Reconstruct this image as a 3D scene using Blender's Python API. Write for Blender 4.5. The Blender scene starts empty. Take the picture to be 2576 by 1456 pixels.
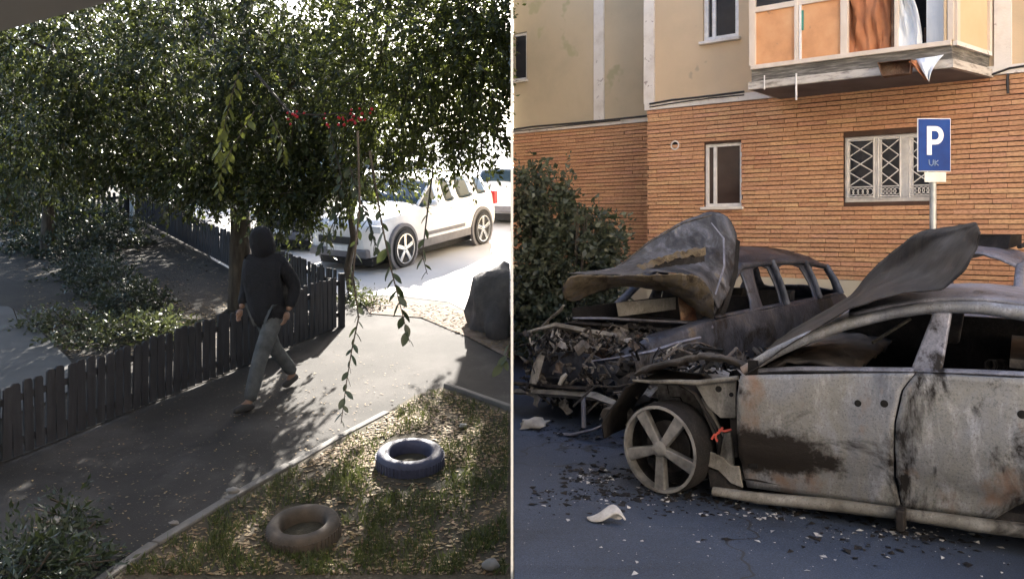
import bpy, bmesh, math, random
import numpy as np
from mathutils import Vector, Matrix, noise as mnoise
random.seed(7); rng = np.random.default_rng(7)
R = math.radians
SC = bpy.context.scene
COL = SC.collection

# ------------------------------------------------------------------ camera, sky, sun, exposure
F, CX, HY, CZ = 2100.0, 1288.0, 575.0, 1.72      # focal length and horizon in the photograph's own pixels, eye height in metres
cam_d = bpy.data.cameras.new('camera'); cam = bpy.data.objects.new('camera', cam_d); COL.objects.link(cam)
cam_d.sensor_width = 36.0; cam_d.lens = F / 2576.0 * 36.0
cam_d.shift_y = -(728.0 - HY) / 2576.0
cam_d.clip_start = 0.05; cam_d.clip_end = 3000
cam.location = (0, 0, CZ); cam.rotation_euler = (R(90), 0, 0)
SC.camera = cam
SUN_EL, SUN_AZ = R(34), R(2.0)                  # azimuth measured from straight ahead, towards the right
W = bpy.data.worlds.new('World'); SC.world = W; W.use_nodes = True
wn = W.node_tree.nodes; wl = W.node_tree.links
bg = wn['Background']; sky = wn.new('ShaderNodeTexSky'); sky.sky_type = 'NISHITA'; sky.sun_disc = False
sky.sun_elevation = SUN_EL; sky.sun_rotation = SUN_AZ; sky.dust_density = 2.5; sky.air_density = 1.0
wl.new(sky.outputs[0], bg.inputs[0]); bg.inputs[1].default_value = 0.10
sd = bpy.data.lights.new('sun', 'SUN'); sun = bpy.data.objects.new('sun', sd); COL.objects.link(sun)
sd.energy = 5.0; sd.angle = R(0.5); sd.color = (1.0, 0.93, 0.83)
to_sun = Vector((math.sin(SUN_AZ) * math.cos(SUN_EL), math.cos(SUN_AZ) * math.cos(SUN_EL), math.sin(SUN_EL)))
sun.rotation_euler = to_sun.to_track_quat('Z', 'Y').to_euler()
VS = SC.view_settings
VS.view_transform = 'Standard'; VS.look = 'None'; VS.gamma = 1.0; VS.use_curve_mapping = False
VS.exposure = 2.75

# ------------------------------------------------------------------ helpers
C0 = Vector((0, 0, CZ))
def ray(px, py): return Vector(((px - CX) / F, 1.0, -(py - HY) / F))
def at(px, py, d): return C0 + ray(px, py) * d
SLOPE = 0.145
def zg(y): return -1.30 + SLOPE * y              # the yard rises gently away from the camera
def LG(px, py):                                   # point of the yard's sloping ground
    d = 3.02 / ((py - HY) / F + SLOPE); p = at(px, py, d); p.z = zg(p.y); return p
class Frame:                                      # a vertical plane: origin, horizontal axis a, outward normal n
    def __init__(s, o, a, n): s.o = Vector(o); s.a = Vector(a).normalized(); s.n = Vector(n).normalized()
    def uv(s, px, py, off=0.0):
        r = ray(px, py); t = (s.o + s.n * off - C0).dot(s.n) / r.dot(s.n); q = C0 + r * t - s.o
        return q.dot(s.a), (C0 + r * t).z
    def p(s, a, z, off=0.0): q = s.o + s.a * a + s.n * off; return Vector((q.x, q.y, z))
MATW = {}
def setp(o, label=None, cat=None, group=None, kind=None):
    if label: o['label'] = label
    if cat: o['category'] = cat
    if group: o['group'] = group
    if kind: o['kind'] = kind
    return o
def thing(name, label, cat, loc=(0, 0, 0), rotz=0.0, group=None, rx=0.0, kind=None):
    o = bpy.data.objects.new(name, None); COL.objects.link(o); o.empty_display_size = .2
    o.location = loc; o.rotation_euler = (rx, 0, rotz)
    MATW[o.name] = Matrix.Translation(Vector(loc)) @ Matrix.Rotation(rotz, 4, 'Z') @ Matrix.Rotation(rx, 4, 'X')
    return setp(o, label, cat, group, kind)
def link_mesh(me, name, mat, parent=None):
    o = bpy.data.objects.new(name, me); COL.objects.link(o)
    if mat is not None and not me.materials: me.materials.append(mat)
    if parent is not None:
        o.parent = parent; MATW[o.name] = MATW.get(parent.name, Matrix())
    return o
class MB:
    def __init__(s): s.v = []; s.f = []
    def add(s, vs, fs):
        o = len(s.v); s.v += [Vector(v) for v in vs]; s.f += [[i + o for i in f] for f in fs]; return s
    def obox(s, o, ax, ay, az):
        o, ax, ay, az = Vector(o), Vector(ax), Vector(ay), Vector(az)
        vs = [o, o + ax, o + ax + ay, o + ay, o + az, o + ax + az, o + ax + ay + az, o + ay + az]
        return s.add(vs, [(0, 3, 2, 1), (4, 5, 6, 7), (0, 1, 5, 4), (1, 2, 6, 5), (2, 3, 7, 6), (3, 0, 4, 7)])
    def box(s, c, sz, rot=None):
        M3 = rot if rot is not None else Matrix.Identity(3)
        ax, ay, az = M3 @ Vector((sz[0], 0, 0)), M3 @ Vector((0, sz[1], 0)), M3 @ Vector((0, 0, sz[2]))
        return s.obox(Vector(c) - ax / 2 - ay / 2 - az / 2, ax, ay, az)
    def tube(s, pts, rad, n=8, sq=1.0):
        pts = [Vector(p) for p in pts]; m = len(pts)
        if not hasattr(rad, '__len__'): rad = [rad] * m
        vs = []; fs = []; up = None
        for i, p in enumerate(pts):
            t = (pts[min(i + 1, m - 1)] - pts[max(i - 1, 0)]); t = t.normalized() if t.length > 1e-9 else Vector((0, 0, 1))
            if up is None: up = Vector((0, 0, 1)) if abs(t.z) < .9 else Vector((1, 0, 0))
            a = t.cross(up); a = a.normalized() if a.length > 1e-6 else Vector((1, 0, 0)); b = a.cross(t).normalized(); up = b
            for k in range(n):
                q = 2 * math.pi * k / n; vs.append(p + (a * math.cos(q) + b * math.sin(q) * sq) * rad[i])
        for i in range(m - 1):
            for k in range(n):
                k2 = (k + 1) % n; fs.append((i * n + k, i * n + k2, (i + 1) * n + k2, (i + 1) * n + k))
        fs.append(tuple(range(n - 1, -1, -1))); fs.append(tuple((m - 1) * n + k for k in range(n)))
        return s.add(vs, fs)
    def grid(s, rows):
        n = len(rows[0]); vs = [p for r_ in rows for p in r_]
        fs = [(i * n + k, i * n + k + 1, (i + 1) * n + k + 1, (i + 1) * n + k) for i in range(len(rows) - 1) for k in range(n - 1)]
        return s.add(vs, fs)
    def prism(s, poly, vec):
        n = len(poly); vec = Vector(vec); poly = [Vector(p) for p in poly]
        return s.add(poly + [p + vec for p in poly], [tuple(range(n)), tuple(range(2 * n - 1, n - 1, -1))] + [(k, (k + 1) % n + 0, n + (k + 1) % n, n + k)[::-1] for k in range(n)])
    def lathe(s, c, ax, prof, n=24, closed=False):
        c = Vector(c); ax = Vector(ax).normalized()
        e = ax.cross(Vector((0, 0, 1))); e = e.normalized() if e.length > 1e-4 else Vector((1, 0, 0)); g = ax.cross(e)
        vs = [c + ax * h + (e * math.cos(2 * math.pi * k / n) + g * math.sin(2 * math.pi * k / n)) * r_ for (r_, h) in prof for k in range(n)]
        m = len(prof); fs = []
        for i in range(m if closed else m - 1):
            i2 = (i + 1) % m
            for k in range(n): k2 = (k + 1) % n; fs.append((i * n + k, i * n + k2, i2 * n + k2, i2 * n + k))
        if not closed: fs.append(tuple(range(n - 1, -1, -1))); fs.append(tuple((m - 1) * n + k for k in range(n)))
        return s.add(vs, fs)
    def ball(s, c, r_, n=8, sz=(1, 1, 1), jit=0.0):
        c = Vector(c); vs = []; m = max(4, n // 2)
        for i in range(m + 1):
            a = math.pi * i / m
            for k in range(n):
                b = 2 * math.pi * k / n; v = Vector((math.sin(a) * math.cos(b) * sz[0], math.sin(a) * math.sin(b) * sz[1], math.cos(a) * sz[2]))
                vs.append(c + v * r_ * (1 + jit * mnoise.noise(v * 2.1 + c * 3)))
        fs = [(i * n + k, (i + 1) * n + k, (i + 1) * n + (k + 1) % n, i * n + (k + 1) % n) for i in range(m) for k in range(n)]
        return s.add(vs, fs)
    def jitter(s, amp, freq, seed=0.0):
        for i, v in enumerate(s.v):
            s.v[i] = v + mnoise.noise_vector(v * freq + Vector((seed, seed * 1.7, seed * .3))) * amp
        return s
    def build(s, name, mat, parent=None, smooth=None, solid=0.0, bevel=0.0, local=False, sub=0, kind=None):
        me = bpy.data.meshes.new(name)
        vs = s.v
        if parent is not None and not local:
            inv = MATW.get(parent.name, Matrix()).inverted(); vs = [inv @ v for v in vs]
        me.from_pydata([tuple(v) for v in vs], [], s.f); me.update()
        if smooth is not None:
            me.shade_smooth(); me.set_sharp_from_angle(angle=R(smooth))
        o = link_mesh(me, name, mat, parent)
        if sub: m = o.modifiers.new('sub', 'SUBSURF'); m.levels = sub; m.render_levels = sub
        if solid: m = o.modifiers.new('sol', 'SOLIDIFY'); m.thickness = solid; m.offset = -1
        if bevel: m = o.modifiers.new('bev', 'BEVEL'); m.width = bevel; m.segments = 2; m.limit_method = 'ANGLE'
        if kind: o['kind'] = kind
        return o

# ------------------------------------------------------------------ materials (all procedural)
def new_mat(name):
    m = bpy.data.materials.new(name); m.use_nodes = True; nt = m.node_tree
    return m, nt, nt.nodes['Principled BSDF']
def ramp(nt, fac, cols, pos=None):
    r_ = nt.nodes.new('ShaderNodeValToRGB'); el = r_.color_ramp.elements
    n = len(cols); pos = pos or [i / (n - 1) for i in range(n)]
    el[0].position = pos[0]; el[0].color = (*cols[0], 1); el[1].position = pos[-1]; el[1].color = (*cols[-1], 1)
    for p_, c_ in list(zip(pos, cols))[1:-1]:
        e = el.new(p_); e.color = (*c_, 1)
    nt.links.new(fac, r_.inputs[0]); return r_.outputs[0]
def noise(nt, scale, detail=6, rough=.6, coord='Object', stretch=None, dist=0.0):
    tc = nt.nodes.new('ShaderNodeTexCoord'); nz = nt.nodes.new('ShaderNodeTexNoise')
    nz.inputs['Scale'].default_value = scale; nz.inputs['Detail'].default_value = detail; nz.inputs['Roughness'].default_value = rough
    nz.inputs['Distortion'].default_value = dist
    v = tc.outputs[coord]
    if stretch:
        mp = nt.nodes.new('ShaderNodeMapping'); mp.inputs['Scale'].default_value = stretch; nt.links.new(v, mp.inputs[0]); v = mp.outputs[0]
    nt.links.new(v, nz.inputs['Vector']); return nz.outputs['Fac']
def mixc(nt, fac, a, b, mode='MIX'):
    m = nt.nodes.new('ShaderNodeMix'); m.data_type = 'RGBA'; m.blend_type = mode
    for sock, val in ((m.inputs[0], fac), (m.inputs[6], a), (m.inputs[7], b)):
        if isinstance(val, (int, float)): sock.default_value = val
        elif isinstance(val, tuple): sock.default_value = (*val, 1)
        else: nt.links.new(val, sock)
    return m.outputs[2]
def mapr(nt, v, f0, f1):
    n_ = nt.nodes.new('ShaderNodeMapRange'); n_.inputs['From Min'].default_value = f0; n_.inputs['From Max'].default_value = f1; n_.clamp = True
    nt.links.new(v, n_.inputs['Value']); return n_.outputs['Result']
def bump(nt, bs, h, strength=.3, dist=.02):
    b = nt.nodes.new('ShaderNodeBump'); b.inputs['Strength'].default_value = strength; b.inputs['Distance'].default_value = dist
    nt.links.new(h, b.inputs['Height']); nt.links.new(b.outputs[0], bs.inputs['Normal'])
def surf(name, cols, scale=4, rough=.7, metal=0.0, pos=None, bscale=None, bstr=.25, bdist=.01, coord='Object', stretch=None, detail=6, dist=0.0, spec=None):
    m, nt, bs = new_mat(name)
    f = noise(nt, scale, detail, .62, coord, stretch, dist)
    c = ramp(nt, f, cols, pos or [0.3 + 0.4 * i / (len(cols) - 1) for i in range(len(cols))])
    if spec:   # scattered specks: (colour, scale, threshold)
        f2 = noise(nt, spec[1], 3, .6, coord); g = ramp(nt, f2, [(0, 0, 0), (1, 1, 1)], [spec[2], spec[2] + .05])
        c = mixc(nt, g, c, spec[0])
    nt.links.new(c, bs.inputs['Base Color'])
    bs.inputs['Roughness'].default_value = rough; bs.inputs['Metallic'].default_value = metal
    if bscale: bump(nt, bs, noise(nt, bscale, 4, .6, coord), bstr, bdist)
    return m
def flat(name, col, rough=.5, metal=0.0, **k):
    c2 = tuple(min(1, x * 1.18 + .004) for x in col); c1 = tuple(x * .82 for x in col)
    return surf(name, [c1, col, c2], k.pop('scale', 9), rough, metal, **k)
def glassy(name, col, rough=.06):
    m, nt, bs = new_mat(name); c = ramp(nt, noise(nt, 3), [tuple(x * .7 for x in col), col], [.35, .65])
    nt.links.new(c, bs.inputs['Base Color']); bs.inputs['Roughness'].default_value = rough; bs.inputs['IOR'].default_value = 1.5
    return m
def leafmat(name, cols, trans=.45, rough=.5):
    m, nt, bs = new_mat(name)
    g = nt.nodes.new('ShaderNodeNewGeometry')
    c = ramp(nt, g.outputs['Random Per Island'], cols)
    nt.links.new(c, bs.inputs['Base Color']); bs.inputs['Roughness'].default_value = rough
    tr = nt.nodes.new('ShaderNodeBsdfTranslucent'); ct = mixc(nt, .5, c, (.17, .20, .045), 'MIX'); nt.links.new(ct, tr.inputs[0])
    mx = nt.nodes.new('ShaderNodeMixShader'); mx.inputs[0].default_value = trans
    nt.links.new(bs.outputs[0], mx.inputs[1]); nt.links.new(tr.outputs[0], mx.inputs[2])
    nt.links.new(mx.outputs[0], nt.nodes['Material Output'].inputs[0]); return m

def burnt(name, cols, scale=2.2, rough=.62, metal=.25, streak=None, soot=.56, rust=None, blotch=None):
    m, nt, bs = new_mat(name)
    f = noise(nt, scale, 7, .65, 'Object', streak, .6)
    c = ramp(nt, f, cols, [.28 + .44 * i / (len(cols) - 1) for i in range(len(cols))])
    sp = ramp(nt, noise(nt, 85, 4, .75), [(0, 0, 0), (1, 1, 1)], [.52, .66])
    c = mixc(nt, sp, c, mixc(nt, .5, c, (.04, .036, .036)))
    lt = ramp(nt, noise(nt, 9, 8, .75, 'Object', (1, 1, .35)), [(0, 0, 0), (1, 1, 1)], [.52, .70])
    c = mixc(nt, lt, c, mixc(nt, 1.0, c, (1.75, 1.75, 1.78), 'MULTIPLY'))
    st = ramp(nt, noise(nt, 1.3, 6, .7, 'Object', None, 1.2), [(0, 0, 0), (1, 1, 1)], [soot - .03, soot + .06])
    c = mixc(nt, st, c, (.02, .018, .018))
    if rust:
        rr = ramp(nt, noise(nt, 2.7, 5, .6, 'Object', (1.3, 1, .8)), [(0, 0, 0), (1, 1, 1)], [.55, .68]); c = mixc(nt, rr, c, rust)
    if blotch:      # a soot stain with a ragged outline: (centre, axes) in the part's own coordinates
        tcb = nt.nodes.new('ShaderNodeTexCoord'); sub_ = nt.nodes.new('ShaderNodeVectorMath'); sub_.operation = 'SUBTRACT'; sub_.inputs[1].default_value = blotch[0]; nt.links.new(tcb.outputs['Object'], sub_.inputs[0])
        mp = nt.nodes.new('ShaderNodeMapping'); mp.vector_type = 'TEXTURE'; mp.inputs['Rotation'].default_value = (0, 0, blotch[2]); mp.inputs['Scale'].default_value = blotch[1]; nt.links.new(sub_.outputs[0], mp.inputs[0])
        ln_ = nt.nodes.new('ShaderNodeVectorMath'); ln_.operation = 'LENGTH'; nt.links.new(mp.outputs[0], ln_.inputs[0])
        ad = nt.nodes.new('ShaderNodeMath'); ad.operation = 'ADD'; nt.links.new(ln_.outputs['Value'], ad.inputs[0]); mu = nt.nodes.new('ShaderNodeMath'); mu.operation = 'MULTIPLY'; mu.inputs[1].default_value = 2.4; nt.links.new(noise(nt, 4.5, 8, .72), mu.inputs[0]); nt.links.new(mu.outputs[0], ad.inputs[1])
        c = mixc(nt, mapr(nt, ad.outputs[0], 2.3, 1.95), c, (.028, .024, .022))
    nt.links.new(c, bs.inputs['Base Color']); bs.inputs['Roughness'].default_value = rough; bs.inputs['Metallic'].default_value = metal
    bs.inputs['Specular IOR Level'].default_value = .18
    bump(nt, bs, noise(nt, 30, 5, .7), .5, .008)
    return m

def brickmat():
    m, nt, bs = new_mat('brick_cladding')
    g = nt.nodes.new('ShaderNodeNewGeometry'); oi = nt.nodes.new('ShaderNodeObjectInfo')
    ad = nt.nodes.new('ShaderNodeMath'); ad.operation = 'ADD'; nt.links.new(g.outputs['Random Per Island'], ad.inputs[0]); nt.links.new(oi.outputs['Random'], ad.inputs[1])
    fr = nt.nodes.new('ShaderNodeMath'); fr.operation = 'FRACT'; nt.links.new(ad.outputs[0], fr.inputs[0])
    c = ramp(nt, fr.outputs[0], [(.52, .27, .155), (.57, .315, .18), (.61, .345, .195), (.59, .315, .20), (.63, .385, .215), (.54, .285, .165)])
    tc = nt.nodes.new('ShaderNodeNewGeometry'); nz = nt.nodes.new('ShaderNodeTexNoise'); nz.inputs['Scale'].default_value = .55; nz.inputs['Detail'].default_value = 5
    nt.links.new(tc.outputs['Position'], nz.inputs['Vector'])
    big = ramp(nt, nz.outputs[0], [(.74, .60, .54), (1.0, .97, .90), (1.1, 1.1, 1.02)], [.3, .5, .7]); c = mixc(nt, .8, c, big, 'MULTIPLY')
    nz2 = nt.nodes.new('ShaderNodeTexNoise'); nz2.inputs['Scale'].default_value = 26; nz2.inputs['Detail'].default_value = 4
    mp = nt.nodes.new('ShaderNodeMapping'); mp.inputs['Scale'].default_value = (1, 1, 3); nt.links.new(tc.outputs['Position'], mp.inputs[0]); nt.links.new(mp.outputs[0], nz2.inputs['Vector'])
    gr = ramp(nt, nz2.outputs[0], [(.6, .56, .55), (1, 1, 1)], [.35, .55]); c = mixc(nt, .75, c, gr, 'MULTIPLY')
    nt.links.new(c, bs.inputs['Base Color']); bs.inputs['Roughness'].default_value = .8
    bump(nt, bs, nz2.outputs[0], .4, .006); return m

MT = {}
MT['brick'] = brickmat()
MT['mortar'] = surf('mortar', [(.055, .03, .02), (.09, .05, .035)], 6, .95)
MT['stucco'] = surf('stucco', [(.48, .37, .24), (.56, .43, .285), (.62, .47, .31), (.64, .49, .33)], .55, .92, bscale=60, bstr=.3, bdist=.004, detail=9, spec=((.45, .36, .25), 2.4, .66))
MT['stucco_grey'] = surf('stucco_grey', [(.42, .35, .24), (.50, .41, .28), (.55, .45, .31)], .7, .92, bscale=60, bstr=.3, bdist=.004, detail=9, spec=((.41, .36, .22), 1.6, .62))
MT['plinth'] = surf('plinth', [(.52, .45, .33), (.62, .55, .42)], 2, .9, bscale=50)
MT['white_trim'] = surf('white_trim', [(.58, .52, .46), (.72, .67, .61), (.76, .71, .66)], 3, .75, bscale=40, spec=((.38, .32, .28), 9, .66))
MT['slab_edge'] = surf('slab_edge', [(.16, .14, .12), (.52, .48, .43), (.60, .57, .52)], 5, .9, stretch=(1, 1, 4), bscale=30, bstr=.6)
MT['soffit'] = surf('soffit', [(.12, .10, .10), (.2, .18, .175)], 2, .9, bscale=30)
MT['pvc'] = flat('white_window_frame', (.74, .72, .70), .4)
MT['cream_frame'] = surf('cream_painted_frame', [(.60, .50, .40), (.72, .63, .54)], 5, .55, stretch=(1, 1, .3))
MT['orange_panel'] = surf('orange_curtain_panel', [(.52, .25, .11), (.66, .33, .15), (.72, .40, .20)], 2.2, .7, detail=8, spec=((.40, .22, .12), 5, .66))
MT['brown_curtain'] = surf('brown_curtain', [(.30, .11, .045), (.46, .18, .075), (.52, .23, .11)], 3, .8, stretch=(1, 1, .4))
MT['beige_panel'] = surf('beige_panel', [(.60, .43, .25), (.68, .50, .31)], 1.5, .6)
MT['curtain_white'] = surf('white_curtain', [(.62, .66, .70), (.78, .80, .82)], 4, .85, stretch=(3, 3, .5))
MT['green_bit'] = flat('green_tape', (.05, .26, .2), .6)
MT['dark_glass'] = glassy('dark_window_glass', (.018, .020, .026), .08)
MT['brown_glass'] = glassy('brown_window_glass', (.06, .038, .03), .15)
MT['cable'] = flat('black_cable', (.03, .028, .028), .6)
MT['grille'] = flat('white_grille_iron', (.62, .60, .58), .5)
def asphaltmat():
    m, nt, bs = new_mat('asphalt')
    c = ramp(nt, noise(nt, .9, 9, .6), [(.013, .022, .042), (.020, .032, .060), (.027, .041, .073)], [.3, .5, .7])
    gr = ramp(nt, noise(nt, 130, 4, .8), [(.35, .35, .36), (1.0, 1.0, 1.0), (2.1, 2.05, 2.0)], [.34, .5, .68]); c = mixc(nt, 1.0, c, gr, 'MULTIPLY')
    pt = ramp(nt, noise(nt, .55, 7, .65, 'Object', None, 1.0), [(0, 0, 0), (1, 1, 1)], [.52, .62]); c = mixc(nt, pt, c, mixc(nt, 1.0, c, (.62, .62, .64), 'MULTIPLY'))
    wt = ramp(nt, noise(nt, 70, 3, .6), [(0, 0, 0), (1, 1, 1)], [.69, .73]); c = mixc(nt, wt, c, (.16, .17, .19))
    vo = nt.nodes.new('ShaderNodeTexVoronoi'); vo.feature = 'DISTANCE_TO_EDGE'; vo.inputs['Scale'].default_value = .45; tcv = nt.nodes.new('ShaderNodeTexCoord'); dn = nt.nodes.new('ShaderNodeVectorMath'); dn.operation = 'ADD'
    nzv = nt.nodes.new('ShaderNodeTexNoise'); nzv.inputs['Scale'].default_value = 2.5; nt.links.new(tcv.outputs['Object'], nzv.inputs['Vector']); nt.links.new(tcv.outputs['Object'], dn.inputs[0]); nt.links.new(nzv.outputs['Color'], dn.inputs[1]); nt.links.new(dn.outputs[0], vo.inputs['Vector'])
    ck = ramp(nt, vo.outputs['Distance'], [(1, 1, 1), (0, 0, 0)], [.003, .009]); c = mixc(nt, ck, c, (.010, .012, .018))
    nt.links.new(c, bs.inputs['Base Color']); bs.inputs['Roughness'].default_value = .72
    bump(nt, bs, noise(nt, 150, 4, .7), .6, .008); return m
MT['asphalt'] = asphaltmat()
MT['sign_blue'] = surf('sign_blue', [(.001, .028, .17), (.002, .05, .26)], 3, .75)
MT['sign_white'] = flat('sign_white', (.78, .79, .80), .4)
MT['galv'] = surf('galvanised_steel', [(.34, .36, .36), (.50, .52, .52)], 7, .45, .5)
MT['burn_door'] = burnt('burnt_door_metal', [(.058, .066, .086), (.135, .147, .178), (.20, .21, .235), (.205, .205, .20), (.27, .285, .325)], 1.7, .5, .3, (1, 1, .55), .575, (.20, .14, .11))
MT['burn_grey'] = burnt('burnt_grey_metal', [(.05, .054, .068), (.12, .125, .155), (.20, .205, .245), (.25, .25, .265)], 2.0, .5, .35, None, .60)
MT['burn_blue'] = burnt('burnt_blue_grey_metal', [(.014, .016, .022), (.035, .04, .055), (.07, .076, .095), (.12, .095, .065)], 1.9, .42, .45, None, .54)
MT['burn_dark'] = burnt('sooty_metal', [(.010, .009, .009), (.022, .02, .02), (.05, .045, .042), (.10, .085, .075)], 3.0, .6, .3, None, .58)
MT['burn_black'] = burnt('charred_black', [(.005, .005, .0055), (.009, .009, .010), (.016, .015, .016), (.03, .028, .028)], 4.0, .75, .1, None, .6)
MT['burn_beige'] = burnt('ash_beige_metal', [(.055, .052, .048), (.115, .11, .10), (.175, .17, .16), (.235, .235, .235)], 3.6, .7, .15, None, .59)
MT['burn_rust'] = burnt('rusty_scorched_metal', [(.04, .017, .011), (.09, .04, .024), (.16, .10, .065), (.20, .17, .13)], 3.2, .8, .15, None, .6)
MT['burn_hood'] = burnt('scorched_hood_metal', [(.005, .0055, .007), (.012, .0125, .015), (.026, .0245, .0245), (.045, .047, .056)], 4.4, .6, .05, (1, 1, .5), .57)
MT['soot'] = surf('soot_stain', [(.03, .026, .024), (.075, .062, .055)], 6, .9)
MT['alloy'] = surf('scorched_alloy', [(.05, .05, .052), (.17, .17, .17), (.28, .28, .285)], 6, .45, .35)
MT['ash'] = surf('ash_flakes', [(.26, .26, .26), (.42, .42, .43)], 20, .95)
MT['plastic_white'] = surf('melted_white_plastic', [(.16, .155, .145), (.34, .335, .32)], 8, .7)
MT['red_wire'] = flat('red_wiring', (.42, .07, .05), .6)
MT['bin_blue'] = surf('pale_blue_plastic', [(.30, .46, .52), (.38, .55, .61)], 3, .5)
# yard
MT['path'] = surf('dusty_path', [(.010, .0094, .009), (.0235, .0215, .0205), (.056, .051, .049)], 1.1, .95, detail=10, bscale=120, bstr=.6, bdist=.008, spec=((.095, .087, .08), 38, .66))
MT['parking'] = surf('pale_concrete_road', [(.42, .41, .40), (.52, .51, .50)], .6, .9, detail=8, bscale=90)
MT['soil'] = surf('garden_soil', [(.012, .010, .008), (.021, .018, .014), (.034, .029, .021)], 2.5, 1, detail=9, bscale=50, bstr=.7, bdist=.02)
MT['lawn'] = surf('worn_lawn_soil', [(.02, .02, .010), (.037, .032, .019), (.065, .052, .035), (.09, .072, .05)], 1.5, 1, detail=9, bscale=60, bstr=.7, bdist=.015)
MT['litter_soil'] = surf('leaf_littered_soil', [(.08, .062, .05), (.16, .125, .10), (.25, .205, .165)], 6, 1, detail=9, bscale=60, bstr=.7, bdist=.02)
MT['slab'] = surf('concrete_slab', [(.05, .05, .05), (.085, .085, .083)], 1.6, .9, detail=8, bscale=60)
MT['kerb'] = surf('kerb_concrete', [(.075, .07, .066), (.12, .114, .108), (.15, .143, .137)], 3, .9, bscale=60, bstr=.5)
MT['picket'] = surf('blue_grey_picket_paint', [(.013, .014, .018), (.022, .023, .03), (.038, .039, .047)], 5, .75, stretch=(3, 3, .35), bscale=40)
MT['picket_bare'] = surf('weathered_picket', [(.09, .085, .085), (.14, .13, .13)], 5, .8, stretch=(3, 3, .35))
MT['post_white'] = flat('pale_blue_post', (.34, .42, .50), .6)
MT['bark'] = surf('bark', [(.025, .02, .016), (.055, .045, .036), (.09, .075, .06)], 7, .95, stretch=(2, 2, .4), bscale=20, bstr=.8, bdist=.02)
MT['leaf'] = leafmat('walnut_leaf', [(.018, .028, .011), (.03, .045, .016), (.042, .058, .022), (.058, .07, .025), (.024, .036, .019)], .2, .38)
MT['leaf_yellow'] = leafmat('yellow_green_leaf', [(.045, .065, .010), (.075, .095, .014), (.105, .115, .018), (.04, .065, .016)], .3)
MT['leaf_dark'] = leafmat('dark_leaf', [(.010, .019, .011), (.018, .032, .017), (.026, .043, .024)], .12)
MT['leaf_blue'] = leafmat('blue_green_leaf', [(.014, .024, .02), (.026, .04, .032), (.045, .06, .05)], .12)
MT['leaf_grey'] = leafmat('grey_green_leaf', [(.032, .04, .028), (.055, .066, .042), (.085, .095, .066), (.036, .055, .027)], .2)
MT['leaf_gold'] = leafmat('golden_leaf', [(.30, .19, .02), (.42, .28, .03), (.22, .10, .02)], .4)
MT['dead_leaf'] = leafmat('fallen_leaf', [(.17, .10, .04), (.27, .19, .085), (.24, .18, .11), (.13, .065, .033), (.34, .27, .16)], .08, .8)
MT['grass'] = leafmat('grass_blade', [(.028, .045, .011), (.05, .07, .017), (.085, .09, .033)], .2)
MT['berry'] = flat('red_berry', (.50, .012, .022), .3)
MT['rubber_blue'] = surf('blue_painted_tyre', [(.025, .028, .055), (.045, .049, .09), (.065, .07, .115)], 7, .65, bscale=50)
MT['rubber_brown'] = surf('dusty_brown_tyre', [(.03, .025, .02), (.065, .052, .042), (.10, .08, .062)], 5, .85, bscale=50)
MT['rubber'] = flat('tyre_rubber', (.03, .03, .032), .8)
MT['jacket'] = surf('navy_jacket', [(.004, .005, .008), (.009, .010, .016)], 8, .9, bscale=11, bstr=.9, bdist=.03, stretch=(1, 1, .5))
MT['jeans'] = surf('faded_jeans', [(.04, .045, .05), (.10, .11, .12)], 9, .9, bscale=14, bstr=.8, bdist=.02)
MT['shoe'] = flat('dark_shoe', (.03, .028, .028), .7)
MT['skin'] = flat('skin', (.20, .12, .085), .6)
MT['car_white'] = flat('white_car_paint', (.78, .78, .80), .25, scale=1.5)
MT['car_dark'] = flat('dark_car_paint', (.03, .034, .042), .25, scale=1.5)
MT['car_silver'] = flat('silver_car_paint', (.45, .46, .48), .28, .4, scale=1.5)
MT['car_blue'] = flat('pale_blue_car_paint', (.30, .40, .46), .28, .2, scale=1.5)
MT['cladding'] = flat('grey_plastic_cladding', (.16, .155, .17), .6)
MT['car_glass'] = glassy('car_glass', (.03, .05, .06), .05)
MT['chrome'] = flat('chrome', (.65, .66, .68), .2, .8)
MT['lamp_red'] = flat('red_tail_lamp', (.45, .02, .03), .2)
MT['lamp_clear'] = flat('clear_headlamp', (.62, .65, .70), .1)
MT['rock'] = surf('dark_rock', [(.04, .038, .042), (.07, .066, .07), (.11, .105, .10)], 3, .95, bscale=14, bstr=.6, bdist=.03)
MT['stone_pale'] = surf('pale_stone', [(.10, .097, .09), (.2, .19, .18)], 10, .9)
MT['partition'] = surf('white_painted_board', [(.72, .72, .71), (.80, .80, .79)], 2, .7)
MT['house_wall'] = surf('house_render', [(.16, .15, .14), (.22, .21, .20)], 1.4, .95, bscale=50)
MT['eave'] = surf('grey_eave_board', [(.20, .19, .17), (.25, .24, .22)], 1.2, .9)
MT['far_wall'] = surf('pale_far_wall', [(.50, .47, .43), (.60, .57, .53)], 1, .9)
MT['roof_tile'] = surf('red_roof', [(.22, .09, .06), (.32, .14, .09)], 5, .9)

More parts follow.
